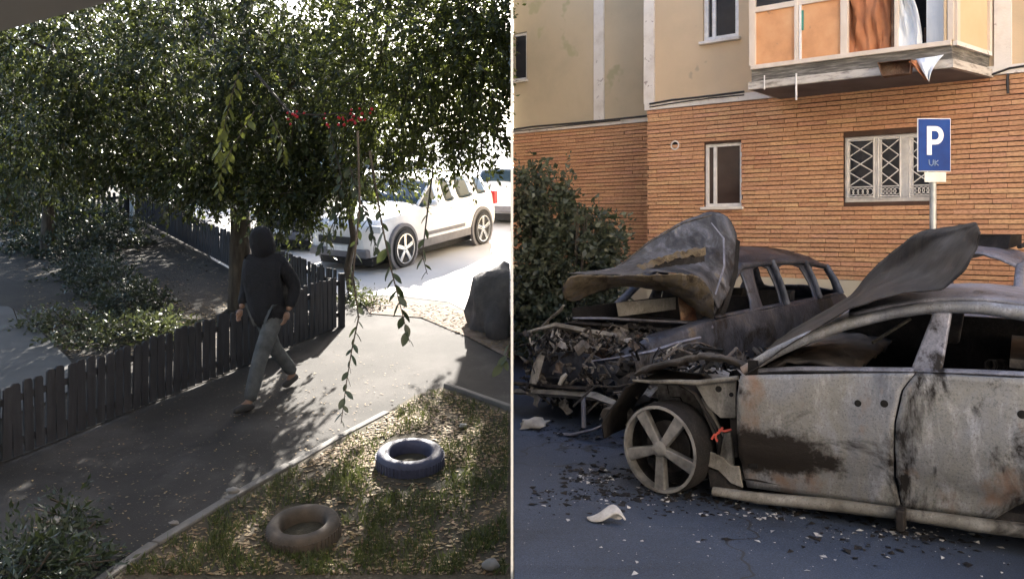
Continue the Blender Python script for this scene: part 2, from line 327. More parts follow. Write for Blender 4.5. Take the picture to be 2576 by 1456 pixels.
def jumble():
    m, nt, bs = new_mat('burnt_jumble'); gq = nt.nodes.new('ShaderNodeNewGeometry')
    c = ramp(nt, gq.outputs['Random Per Island'], [(.006, .006, .007), (.014, .014, .015), (.035, .034, .035), (.010, .010, .011), (.07, .066, .066), (.016, .015, .016), (.15, .145, .142), (.04, .026, .02), (.27, .27, .27), (.02, .02, .022)])
    n2 = ramp(nt, noise(nt, 14, 5, .7), [(.35, .33, .32), (1.3, 1.25, 1.2)], [.35, .68]); c = mixc(nt, 1.0, c, n2, 'MULTIPLY')
    nt.links.new(c, bs.inputs['Base Color']); bs.inputs['Roughness'].default_value = .7; bs.inputs['Metallic'].default_value = .1; bs.inputs['Specular IOR Level'].default_value = .2
    bump(nt, bs, noise(nt, 40, 4), .4, .006); return m
MT['jumble'] = jumble()
def crumple(o, amp, freq, fine=.0, seed=0.0):
    dg = bpy.context.evaluated_depsgraph_get(); ev = bpy.data.meshes.new_from_object(o.evaluated_get(dg)); o.modifiers.clear(); o.data = ev
    if not ev.materials: ev.materials.append(o.material_slots[0].material if o.material_slots else None)
    for v in ev.vertices:
        p = v.co * freq + Vector((seed, 0, 0)); k = 1 - 2 * abs(mnoise.noise(p)) ; n_ = mnoise.noise_vector(p * .7)
        v.co += n_ * amp + v.normal * 0 + Vector((0, 0, 1)) * amp * .4 * (k - .4) + mnoise.noise_vector(p * 4.1) * fine
    ev.shade_smooth(); return o
MT['burn_hood_far'] = burnt('ash_streaked_hood_metal', [(.010, .011, .015), (.028, .030, .037), (.055, .056, .062), (.095, .10, .12), (.17, .15, .12)], 5.2, .55, .1, (1, 1, .45), .56)
MT['dark_edge'] = surf('sooty_concrete_edge', [(.05, .047, .042), (.13, .12, .105), (.30, .28, .25)], 7, .9, stretch=(.6, .6, 6), bscale=30, bstr=.6)
MT['scrawl'] = flat('faded_sign_scrawl', (.22, .30, .45), .5)
MT['ochre'] = surf('ochre_render', [(.72, .59, .43), (.78, .66, .50)], .6, .9, detail=8, bscale=50)
MT['burn_lip'] = burnt('heat_tinted_lip_metal', [(.016, .014, .013), (.045, .036, .028), (.11, .092, .066), (.09, .085, .088), (.03, .02, .016)], 6.5, .5, .4, None, .58)
MT['hole'] = flat('black_hole', (.003, .003, .003), .95)
# ------------------------------------------------------------------ setting: ground, road, dividing board
def sheet(name, pts, mat, kind='structure', lift=0.0):
    m = MB(); m.add([Vector(p) + Vector((0, 0, lift)) for p in pts], [tuple(range(len(pts)))])
    return setp(m.build(name, mat), kind=kind)
sheet('ground', [(-900, -900, -3.6), (900, -900, -3.6), (900, 900, -3.6), (-900, 900, -3.6)], MT['litter_soil'])
m = MB(); NX, NY = 60, 60
m.grid([[Vector((.012 + 44 * (i / NX) ** 1.3, -14 + 46 * j / NY, .012 * mnoise.noise(Vector((i * .3, j * .3, 0))))) for i in range(NX + 1)] for j in range(NY + 1)])
setp(m.build('asphalt_road', MT['asphalt'], smooth=60), kind='structure')
def zy(x, y, l=0.0): return Vector((x, y, zg(y) + l))
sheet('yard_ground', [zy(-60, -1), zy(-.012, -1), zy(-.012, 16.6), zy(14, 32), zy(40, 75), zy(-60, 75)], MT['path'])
m = MB(); m.obox((-.0062, 4.2, -1.0), (.0124, 0, 0), (0, 12.1, 0), (0, 0, 7.9))  # made-up divider between the two places; also keeps their light apart
setp(m.build('partition_board', MT['partition']), 'tall thin white board added edge on to divide the yard from the car park', 'partition')

# ------------------------------------------------------------------ apartment building
FO = Vector((2.166, 13.3, 0)); FV = Vector((.776, -.630, 0)); FN = Vector((-.630, -.776, 0))
FA = Frame(FO, FV, FN); REC = -.92; TOPZ = 10.5; VEND = 15.0
VL = -3.50                                               # left end of the recessed wing
bld = thing('apartment_building', 'apartment building with orange brick ground floor and beige rendered upper storey', 'building', FO)
def rectpx(x0, y0, x1, y1, off=0.0):
    a0 = FA.uv(x0, (y0 + y1) / 2, off)[0]; a1 = FA.uv(x1, (y0 + y1) / 2, off)[0]; xm = (x0 + x1) / 2
    return a0, FA.uv(xm, y1, off)[1], a1, FA.uv(xm, y0, off)[1]          # a0, z0, a1, z1
W_SMALL = rectpx(1772, 360, 1866, 520); W_GRILL = rectpx(2122, 338, 2352, 507)
W_UP = rectpx(1768, -70, 1858, 100); W_REC = rectpx(1240, 88, 1325, 206, REC)
zl0 = FA.uv(1630, 279)[1]; zl1 = FA.uv(1630, 262)[1]                    # white ledge
zr0 = FA.uv(1630, 307, REC)[1]; zr1 = FA.uv(1630, 296, REC)[1]
ZPL = 1.02
def wall_cells(mb, off, v0, v1, z0, z1, holes, depth=.14):
    vs = sorted({v0, v1, *[h[0] for h in holes], *[h[2] for h in holes]}); zs = sorted({z0, z1, *[h[1] for h in holes], *[h[3] for h in holes]})
    vs = [v for v in vs if v0 <= v <= v1]; zs = [z for z in zs if z0 <= z <= z1]
    inside = lambda v, z: any(h[0] < v < h[2] and h[1] < z < h[3] for h in holes)
    for a, b in zip(vs, vs[1:]):
        for c, d in zip(zs, zs[1:]):
            if not inside((a + b) / 2, (c + d) / 2): mb.add([FA.p(a, c, off), FA.p(b, c, off), FA.p(b, d, off), FA.p(a, d, off)], [(0, 1, 2, 3)])
    for h in holes:
        q = [(h[0], h[1]), (h[2], h[1]), (h[2], h[3]), (h[0], h[3])]
        for k in range(4):
            a, b = q[k], q[(k + 1) % 4]
            if z0 <= min(a[1], b[1]) and max(a[1], b[1]) <= z1: mb.add([FA.p(*a, off), FA.p(*b, off), FA.p(*b, off - depth), FA.p(*a, off - depth)], [(0, 1, 2, 3)])
    return mb
def fbox(mb, v0, v1, z0, z1, o0, o1):
    return mb.obox(FA.p(v0, z0, o0), FV * (v1 - v0), FN * (o1 - o0), Vector((0, 0, z1 - z0)))
m = MB(); wall_cells(m, 0, 0, VEND, ZPL, zl0, [W_SMALL, W_GRILL]); wall_cells(m, REC, VL, 0, ZPL, zr0, [])
m.add([FA.p(0, 0, 0), FA.p(0, 0, REC), FA.p(0, TOPZ, REC), FA.p(0, TOPZ, 0)], [(0, 1, 2, 3)])
lw = m.build('lower_wall', MT['mortar'], bld)
m = MB(); wall_cells(m, 0, 0, VEND, zl1, TOPZ, [W_UP]); m.build('rendered_wall', MT['stucco'], bld)
m = MB(); wall_cells(m, REC, VL, 0, zr1, TOPZ, [W_REC])
m.build('rendered_wing', MT['stucco_grey'], bld)
m = MB(); fbox(m, .0, VEND, 0, ZPL, 0, .03); fbox(m, VL, 0, 0, ZPL, REC, REC + .03); fbox(m, .031, VEND, ZPL - .22, ZPL - .19, .03, .05); m.build('plinth', MT['plinth'], bld)
m = MB(); bk = FA.p(VL, 0, REC); bb = FA.p(VL, 0, REC - 9); be = FA.p(VEND, 0, REC - 9); bf = FA.p(VEND, 0, 0); up = Vector((0, 0, TOPZ))
m.add([bk, bb, bb + up, bk + up, be, be + up, bf, bf + up], [(0, 1, 2, 3), (1, 4, 5, 2), (4, 6, 7, 5), (3, 2, 5, 7)]); m.build('back_walls_and_roof', MT['stucco_grey'], bld)
# bricks: the nearest three hundred each a piece of its own, the rest joined
PITCH, BL, GAP = .0620, .40, .005
bricks = []
def row_intervals(z, v0, v1, holes):
    segs = [(v0, v1)]
    for h in holes:
        if h[1] - .02 < z + PITCH and z < h[3] + .02:
            ns = []
            for a, b in segs:
                if h[2] <= a or h[0] >= b: ns.append((a, b)); continue
                if h[0] > a: ns.append((a, h[0]))
                if h[2] < b: ns.append((h[2], b))
            segs = ns
    return segs
rb = random.Random(3)
for (v0, v1, off, ztop, holes) in ((0, VEND, 0, zl0, [W_SMALL, W_GRILL]), (VL, -.0, REC, zr0, [])):
    nr = int((ztop - ZPL) / PITCH); pt = (ztop - ZPL) / nr
    for r_ in range(nr):
        z = ZPL + r_ * pt; sh = (.5 if r_ % 2 else 0) * BL + rb.uniform(-.03, .03)
        for a, b in row_intervals(z, v0, v1, holes):
            k0 = math.floor((a - sh) / BL)
            for k in range(k0, k0 + int((b - a) / BL) + 3):
                p0 = max(a, sh + k * BL); p1 = min(b, sh + (k + 1) * BL - GAP)
                if p1 - p0 > .03: bricks.append((p0, p1, z + .005 + rb.uniform(-.0025, .0025), z + pt - .0075 + rb.uniform(-.0025, .0025), off, rb.uniform(.016, .03), rb.uniform(-.004, .004)))
def vis_score(b):
    q = FA.p((b[0] + b[1]) / 2, (b[2] + b[3]) / 2, b[4]) - C0; px = CX + q.x / q.y * F; py = HY - q.z / q.y * F
    if not (1300 < px < 2560 and 240 < py < 650): return -1
    if 2100 < px < 2420 and py > 575: return -1
    if 1560 < px < 1860 and py > 540: return -1
    if 1880 < px < 2510 and py < 262: return -1
    return (b[1] - b[0]) / q.y
bricks.sort(key=vis_score, reverse=True)
bm_ = MB(); bm_.box((0, 0, 0), (1, 1, 1)); brick_me = None
for i, b in enumerate(bricks):
    v0, v1, z0, z1, off, pr, tw = b
    if i < 300:
        if brick_me is None:
            o = MB().box((.5, 0, .5), (1, 1, 1)).build('brick', MT['brick'], lw, local=True); brick_me = o.data
        else: o = link_mesh(brick_me, 'brick', MT['brick'], lw)
        q = FA.p(v0, z0, off + pr / 2 - .002) - FO
        o.location = q; o.scale = (v1 - v0, pr + .004, z1 - z0); o.rotation_euler = (0, tw, math.atan2(FV.y, FV.x))
    else: fbox(bm_, v0, v1, z0, z1, off - .004, off + pr)
bm_.v = bm_.v[8:]; bm_.f = [[i - 8 for i in f] for f in bm_.f[6:]]
bm_.build('brickwork', MT['brick'], lw, kind='stuff')
# ledges, pilasters, cables
m = MB(); fbox(m, -.03, VEND, zl0, zl1, -.02, .06); m.build('ledge', MT['white_trim'], bld)
m = MB(); fbox(m, VL, -.0, zr0, zr1, REC - .02, REC + .06); m.build('ledge', MT['white_trim'], bld)
a0, _, a1, _ = rectpx(1622, 0, 1648, 260); m = MB(); fbox(m, a0, a1, zl1 + .002, TOPZ, -.02, .035); m.build('pilaster', MT['white_trim'], bld)
a0, _, a1, _ = rectpx(1496, 0, 1521, 290, REC); m = MB(); fbox(m, a0, a1, zr1 + .002, TOPZ, REC - .02, REC + .035); m.build('pilaster', MT['white_trim'], bld)
a0, _, a1, _ = rectpx(2502, 0, 2546, 200); m = MB(); fbox(m, a0, a1, zl1 + .002, TOPZ, -.02, .035); m.build('pilaster', MT['white_trim'], bld)
def cable(pts, r_=.014, off=.07):
    m = MB(); m.tube([FA.p(*FA.uv(x, y, off), off) for x, y in pts], r_, 6); m.build('cable', MT['cable'], bld, smooth=60)
cable([(1634, 262), (1690, 252), (1740, 247), (1800, 240), (1872, 231)], .016)
cable([(1634, 270), (1700, 259), (1790, 247), (1872, 239)], .009)
cable([(1291, 326), (1340, 319), (1400, 314), (1470, 308), (1560, 299), (1628, 292)], .018, REC + .08)
cable([(1291, 331), (1380, 322), (1480, 311), (1560, 303)], .009, REC + .08)
cable([(2490, 190), (2512, 182), (2540, 172), (2600, 163)], .014)
cable([(2536, 186), (2534, 205), (2536, 236)], .016)
# windows
def framed(name, rc, off, fw, pane_m, frame_m, cols=(), sill=True, depth=.10):
    v0, z0, v1, z1 = rc; w = MB()
    fbox(w, v0, v1, z0, z0 + fw, off - depth, off - depth + .06); fbox(w, v0, v1, z1 - fw, z1, off - depth, off - depth + .06)
    fbox(w, v0, v0 + fw, z0 + fw, z1 - fw, off - depth, off - depth + .06); fbox(w, v1 - fw, v1, z0 + fw, z1 - fw, off - depth, off - depth + .06)
    for c, cw in cols: fbox(w, c - cw / 2, c + cw / 2, z0 + fw, z1 - fw, off - depth, off - depth + .055)
    o = w.build('window', frame_m, bld, bevel=.006)
    cuts = [v0 + fw] + sum([[c - cw / 2, c + cw / 2] for c, cw in cols], []) + [v1 - fw]
    for a, b in zip(cuts[::2], cuts[1::2]):
        p_ = MB(); fbox(p_, a, b, z0 + fw, z1 - fw, off - depth + .01, off - depth + .025); p_.build('pane', pane_m, o)
    if sill:
        s_ = MB(); fbox(s_, v0 - .04, v1 + .04, z0 - .045, z0, off - depth, off + .07); s_.build('sill', MT['white_trim'], o, bevel=.008)
    return o
m0 = W_SMALL; ws = framed('w', m0, 0, .05, MT['brown_glass'], MT['pvc'], ((m0[0] + .15 * (m0[2] - m0[0]) + .06, .05),))
p_ = MB(); fbox(p_, m0[0] + .52 * (m0[2] - m0[0]), m0[0] + .64 * (m0[2] - m0[0]), m0[1] + .06, m0[3] - .06, -.115, -.1085); p_.build('curtain', MT['brown_curtain'], ws)
g0 = W_GRILL; c1 = FA.uv(2204, 420)[0]; c2 = FA.uv(2276, 420)[0]
wg = framed('w', g0, 0, .06, MT['dark_glass'], MT['pvc'], ((c1, .10), (c2, .17)), False, .12)
gm = MB()
for (xa, xb) in ((2136, 2196), (2213, 2262), (2292, 2346)):
    a, b = FA.uv(xa, 420)[0], FA.uv(xb, 420)[0]; zb, zt = g0[1] + .05, g0[3] - .04
    for k in range(3):
        za = zb + .16 + (zt - zb - .2) * k / 3; zc = za + (zt - zb - .2) / 3
        gm.tube([FA.p(a, za, .02), FA.p(b, zc, .02)], .0075, 5); gm.tube([FA.p(a, zc, .025), FA.p(b, za, .025)], .0075, 5)
    for z in (zb + .02, zb + .15, zt): gm.tube([FA.p(a - .02, z, .015), FA.p(b + .02, z, .015)], .009, 5)
    n = 5
    for k in range(n):
        cv = a + (b - a) * (k + .5) / n
        gm.tube([FA.p(cv + .04 * math.cos(t), zb + .085 + .045 * math.sin(t), .02) for t in np.linspace(0, 6.28, 9)], .006, 4)
    for vv in (a - .015, b + .015): gm.tube([FA.p(vv, zb, .015), FA.p(vv, zt, .015)], .010, 5)
gm.build('grille', MT['grille'], wg, smooth=60)
framed('w', W_UP, 0, .07, MT['dark_glass'], MT['pvc'], ((W_UP[0] + .16, .06),))
framed('w', W_REC, REC, .05, MT['dark_glass'], MT['pvc'], (), True)
va, vz = FA.uv(1700, 366); m = MB(); m.lathe(FA.p(va, vz, -.01), FN, [(.075, 0), (.075, .04), (.055, .042), (.05, .012)], 18); vb = m.build('vent', MT['white_trim'], bld, smooth=40)
m = MB(); m.lathe(FA.p(va, vz, .022), FN, [(.05, 0), (.05, .004)], 14); m.build('vent_hole', MT['burn_black'], vb)
# enclosed balcony
BO = 1.05
def bp(x, y, off=BO): a, z = FA.uv(x, y, off); return FA.p(a, z, off)
bal_a0 = FA.uv(1882, 200, BO)[0]; bal_a1 = FA.uv(2398, 165, BO)[0]
zs0 = FA.uv(1882, 226, BO)[1]; zs1 = zs0 + .10; zs2 = zs1 + .16
side_v = FA.uv(2502, 200, .0)[0]
slab = [(bal_a0, 0), (bal_a0, BO), (bal_a1, BO), (side_v, .0)]
m = MB(); m.prism([FA.p(a, zs0, o) for a, o in slab][::-1], (0, 0, .1)); bs_ = m.build('balcony_slab', MT['slab_edge'], bld)
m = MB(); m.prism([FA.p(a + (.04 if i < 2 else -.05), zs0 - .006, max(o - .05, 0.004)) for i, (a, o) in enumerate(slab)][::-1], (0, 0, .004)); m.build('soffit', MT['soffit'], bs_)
m = MB(); sl2 = [(bal_a0 + .03, 0.0), (bal_a0 + .03, BO - .04), (bal_a1 - .02, BO - .04), (side_v - .06, .0)]
m.prism([FA.p(a, zs1, o) for a, o in sl2][::-1], (0, 0, .16)); m.jitter(.008, 9); m.build('parapet_base', MT['dark_edge'], bs_)
zc0 = zs2; zc1 = TOPZ - 3.2
def bpost(x0, x1, mat, o1=BO - .02, z0=None, z1=None, nm='balcony_post'):
    a, b = FA.uv(x0, 120, BO)[0], FA.uv(x1, 120, BO)[0]
    q = MB(); fbox(q, a, b, zc0 + .06 if z0 is None else z0, zc1 if z1 is None else z1, o1 - .07, o1); return q.build(nm, mat, bld, bevel=.006)
bpost(1882, 1898, MT['cream_frame']); bpost(1996, 2006, MT['cream_frame']); bpost(2007, 2013, MT['pvc'], BO - .03); bpost(2112, 2131, MT['cream_frame']); bpost(2240, 2247, MT['burn_rust'], BO - .03); bpost(2248, 2258, MT['cream_frame']); bpost(2372, 2380, MT['beige_panel'], BO - .03); bpost(2382, 2398, MT['cream_frame'])
m = MB(); fbox(m, bal_a0 + .03, bal_a1 - .02, zc0, zc0 + .06, BO - .12, BO); m.build('balcony_rail', MT['cream_frame'], bld, bevel=.008)
zt1 = FA.uv(1950, 22, BO)[1]; m = MB(); fbox(m, FA.uv(1898, 20, BO)[0], FA.uv(2112, 20, BO)[0], zt1, zt1 + .07, BO - .075, BO - .03); m.build('balcony_rail', MT['cream_frame'], bld)
def bpanel(x0, x1, mat, o=BO - .06, z0=None, z1=None, nm='balcony_panel', th=.012):
    a, b = FA.uv(x0, 120, BO)[0], FA.uv(x1, 120, BO)[0]; q = MB(); fbox(q, a, b, zc0 + .06 if z0 is None else z0, zc1 if z1 is None else z1, o - th, o); return q.build(nm, mat, bld)
bpanel(1898, 1996, MT['orange_panel'], z1=zt1); bpanel(2013, 2112, MT['orange_panel'], z1=zt1); bpanel(1898, 2112, MT['dark_glass'], z0=zt1 + .07, nm='balcony_pane')
bpanel(2013, 2018, MT['green_bit'], BO - .045, FA.uv(2015, 75, BO)[1], FA.uv(2015, 25, BO)[1], 'tape')
def drape(x0, x1, y0, y1, mat, nm, fold=.03, cut=None, seed=0.0, off=BO - .14):
    rows = []
    for j in range(15):
        row = []
        for i in range(22):
            t, s_ = i / 21, j / 14; x = x0 + (x1 - x0) * t; y = y0 + (y1 - y0) * s_
            if cut: x = x0 + (cut(s_) - x0) * t
            q = bp(x, y, off); k = mnoise.noise(Vector((t * 5 + seed, s_ * 3 - t * 2.5, seed))) + .5 * mnoise.noise(Vector((t * 11 + seed, s_ * 4 - t * 5, seed)))
            row.append(q + FN * fold * k * 1.8)
        rows.append(row)
    return MB().grid(rows).build(nm, mat, bld, smooth=80, solid=.004)
drape(2132, 2242, -30, 168, MT['brown_curtain'], 'curtain', .07, seed=3.1)
drape(2258, 2316, -30, 158, MT['curtain_white'], 'curtain', .05, lambda s_: 2258 + 30 + 32 * math.sin(min(1, s_ * 1.15) * 2.2), 8.3, BO - .10)
bpanel(2320, 2372, MT['curtain_white'], BO - .2, z0=FA.uv(2340, 128, BO)[1], nm='balcony_panel')
bpanel(2298, 2330, MT['burn_rust'], BO - .5, z0=zc0, z1=FA.uv(2300, 50, BO)[1], nm='cupboard')
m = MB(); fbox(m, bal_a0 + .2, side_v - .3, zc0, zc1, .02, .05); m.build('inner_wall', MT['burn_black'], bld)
m = MB(); fbox(m, FA.uv(2300, 135, BO)[0], FA.uv(2372, 135, BO)[0], FA.uv(2340, 137, BO)[1], FA.uv(2340, 128, BO)[1], BO - .3, BO - .05); m.build('slat', MT['brown_curtain'], bld)
# slanted return of the balcony
pa, pb = FA.p(bal_a1 - .02, 0, BO - .03), FA.p(side_v - .06, 0, .0)
def ret(t0, t1, z0, z1, mat, nm, th=.03, push=0.0):
    d_ = pb - pa; n_ = Vector((-d_.y, d_.x, 0)).normalized()
    if n_.dot(FN) < 0: n_ = -n_
    q = MB(); q.obox(pa + d_ * t0 + Vector((0, 0, z0)) + n_ * push, d_ * (t1 - t0), n_ * th, Vector((0, 0, z1 - z0))); q.build(nm, mat, bld)
ret(.02, .97, zc0, zc0 + .05, MT['white_trim'], 'balcony_rail', .05); ret(.02, .1, zc0 + .05, zc1, MT['cream_frame'], 'balcony_post', .05); ret(.9, .97, zc0 + .05, zc1, MT['cream_frame'], 'balcony_post', .05); ret(.1, .9, zc0 + .05, zc1, MT['beige_panel'], 'balcony_panel', .02)
m = MB(); fbox(m, bal_a0 + .03, bal_a0 + .07, zc0, zc1, .0, BO - .1); m.build('balcony_panel', MT['beige_panel'], bld)
# things hanging off the balcony edge
rt = MB(); q0, q1, q2, q3 = bp(2214, 162, 1.1), bp(2300, 155, 1.1), bp(2294, 189, 1.16), bp(2226, 196, 1.16); out_ = FN * .14
rt.add([q0, q1, q2, q3, q0 + out_, q1 + out_, q2 + out_ * .9, q3 + out_ * .9], [(0, 1, 2, 3), (0, 4, 5, 1), (1, 5, 6, 2), (2, 6, 7, 3), (3, 7, 4, 0)]); rt.jitter(.012, 9)
o = rt.build('plastic_tray', MT['burn_rust'], solid=.012, bevel=.006); setp(o, 'reddish brown tray hanging over the balcony edge', 'tray')
sh = MB(); rows = []
for j_ in range(9):
    t = j_ / 8; rows.append([bp(2304 + (2336 - 2304) * t + (2372 - 2304 - (2337 - 2304) * t - (2372 - 2340) * t * .0) * s_ * (1 - t) + 2 * s_, 150 + (206 - 150) * t - 11 * s_ * (1 - t), 1.12 + .10 * math.sin(2.6 * t) + .06 * math.sin(5 * s_ + 2 * t)) for s_ in np.linspace(0, 1, 7)])
o = sh.grid(rows).build('torn_sheet', MT['curtain_white'], smooth=30, solid=.006); setp(o, 'torn white sheet hanging to a point from the balcony edge', 'sheet')
sh = MB(); rows = []
for j_ in range(7):
    t = j_ / 6; rows.append([bp(2286 + 44 * t + 20 * s_ * (1 - .8 * t), 154 + 50 * t - 2 * s_, 1.2 + .06 * math.sin(3 * t + 4 * s_)) for s_ in np.linspace(0, 1, 5)])
o = sh.grid(rows).build('striped_cloth', MT['brown_curtain'], smooth=30, solid=.006); setp(o, 'narrow brown striped cloth beside the torn white sheet', 'cloth')
m = MB(); m.tube([bp(2003, 185, BO + .02), bp(2003, 252, BO + .02)], .012, 6); m.build('drain_pipe', MT['pvc'], bs_)
m = MB(); m.tube([bp(1923, 190, BO + .02), bp(1923, 226, BO + .02)], .008, 6); m.build('drain_pipe', MT['pvc'], bs_)

# ------------------------------------------------------------------ parking sign
SD = 9.0
sg = thing('parking_sign', 'blue parking sign with white P on a grey post', 'sign', Vector((at(2350, 600, SD).x, SD, 0)))
p0, p1, p2, p3 = at(2308, 432, SD), at(2392, 432, SD), at(2392, 298, SD), at(2308, 298, SD)
m = MB(); m.prism([p0, p1, p2, p3], (0, .012, 0)); pl = m.build('sign_plate', MT['sign_white'], sg, bevel=.004)
def inset(px0, py0, px1, py1, dy): return [at(px0, py1, SD) + Vector((0, dy, 0)), at(px1, py1, SD) + Vector((0, dy, 0)), at(px1, py0, SD) + Vector((0, dy, 0)), at(px0, py0, SD) + Vector((0, dy, 0))]
m = MB(); m.prism(inset(2310, 300, 2390, 430, -.004), (0, .003, 0)); m.build('blue_face', MT['sign_blue'], pl)
lt = MB(); dy = -.008
lt.prism(inset(2331, 318, 2343, 390, dy), (0, .003, 0))
ring = []
for k in range(13):
    t = -math.pi / 2 + math.pi * k / 12; ring.append((t))
outer = [(2343, 318)] + [(2353 + 20 * math.cos(t), 341 + 23 * math.sin(t)) for t in ring] + [(2343, 364)]
inner = [(2343, 330)] + [(2352 + 9 * math.cos(t), 341 + 11 * math.sin(t)) for t in ring] + [(2343, 352)]
for a, b, c, d in zip(outer, outer[1:], inner[1:], inner):
    lt.prism([at(*q, SD) + Vector((0, dy, 0)) for q in (a, d, c, b)], (0, .003, 0))
lt.build('letter_p', MT['sign_white'], pl)
lt = MB()
for seg in ([(2336, 402), (2337, 414), (2342, 417), (2346, 414), (2347, 402)], [(2351, 403), (2351, 417)], [(2359, 404), (2352, 410), (2360, 417)]):
    lt.tube([at(x, y, SD) + Vector((0, dy, 0)) for x, y in seg], .006, 5)
lt.build('scribble', MT['scrawl'], pl)
m = MB(); pc = at(2353, 432, SD); m.tube([Vector((pc.x, SD + .05, 0)), Vector((pc.x, SD + .05, at(0, 300, SD).z))], .034, 12); m.build('post', MT['galv'], sg, smooth=50)
m = MB(); m.prism(inset(2326, 433, 2380, 458, .0), (0, .01, 0)); m.build('small_plate', MT['galv'], sg)

# ------------------------------------------------------------------ unseen block across the street, added to bounce warm sunlight onto the bricks
ob = thing('opposite_bounce_building', 'ochre apartment block added unseen behind the viewer to bounce sunlight', 'building', (18, -8, 0))
m = MB(); m.obox((4.5, -18, 0), (30, 0, 0), (0, 10, 0), (0, 0, 13)); m.build('wall', MT['ochre'], ob)
for fz in range(4):
    for fx in range(9):
        m = MB(); m.obox((6.6 + 3.2 * fx, -8.02, 1.4 + 3.0 * fz), (1.4, 0, 0), (0, .06, 0), (0, 0, 1.4)); w_ = m.build('window', MT['pvc'], ob)
        m = MB(); m.obox((6.68 + 3.2 * fx, -7.965, 1.48 + 3.0 * fz), (1.24, 0, 0), (0, .01, 0), (0, 0, 1.24)); m.build('pane', MT['dark_glass'], w_)
# ------------------------------------------------------------------ cars: shared lofted shell
def car_stations(L, H, hw, belt=.93, hood=.95, zb=.2, nose=.66, tail='hatch'):
    k = L / 4.2; S = []
    def st(x, b, mid, be, top, kw, wt): S.append((x * k, b, mid, be, top, kw * hw, wt * hw))
    st(0.00, .34, .46, nose - .08, nose - .02, .66, .5); st(.09, .22, .48, nose, nose + .08, .86, .68); st(.30, zb, .52, (nose + belt) / 2 - .03, (nose + hood) / 2 + .06, .95, .76)
    st(.85, zb, .56, belt - .06, hood - .03, 1.0, .80); st(1.38, zb, .57, belt, hood + .04, 1.0, .82)
    st(2.02, zb, .57, belt + .01, H - .03, 1.0, .70); st(2.16, zb, .57, belt + .012, H - .01, 1.0, .70)
    st(2.52, zb, .57, belt + .02, H, 1.0, .70); st(2.62, zb, .57, belt + .02, H, 1.0, .70)
    st(3.22, zb, .57, belt + .04, H - .02, .995, .69); st(3.34, zb, .57, belt + .045, H - .03, .99, .69)
    if tail == 'hatch':
        st(3.78, zb + .02, .58, belt + .06, H - .09, .97, .66); st(4.02, .28, .58, belt + .05, belt + .10, .93, .74); st(4.14, .32, .58, belt - .08, belt - .02, .88, .7); st(4.20, .38, .56, .74, .80, .78, .6)
    else:
        st(3.52, zb + .02, .58, belt + .05, H - .16, .98, .64); st(3.86, .26, .58, belt + .05, belt + .13, .95, .78); st(4.12, .3, .58, belt + .0, belt + .07, .9, .72); st(4.20, .38, .56, .74, .82, .8, .6)
    return S
SIDE_WIN = ((4, 'q'), (6, 's'), (8, 's'), (10, 'r'))
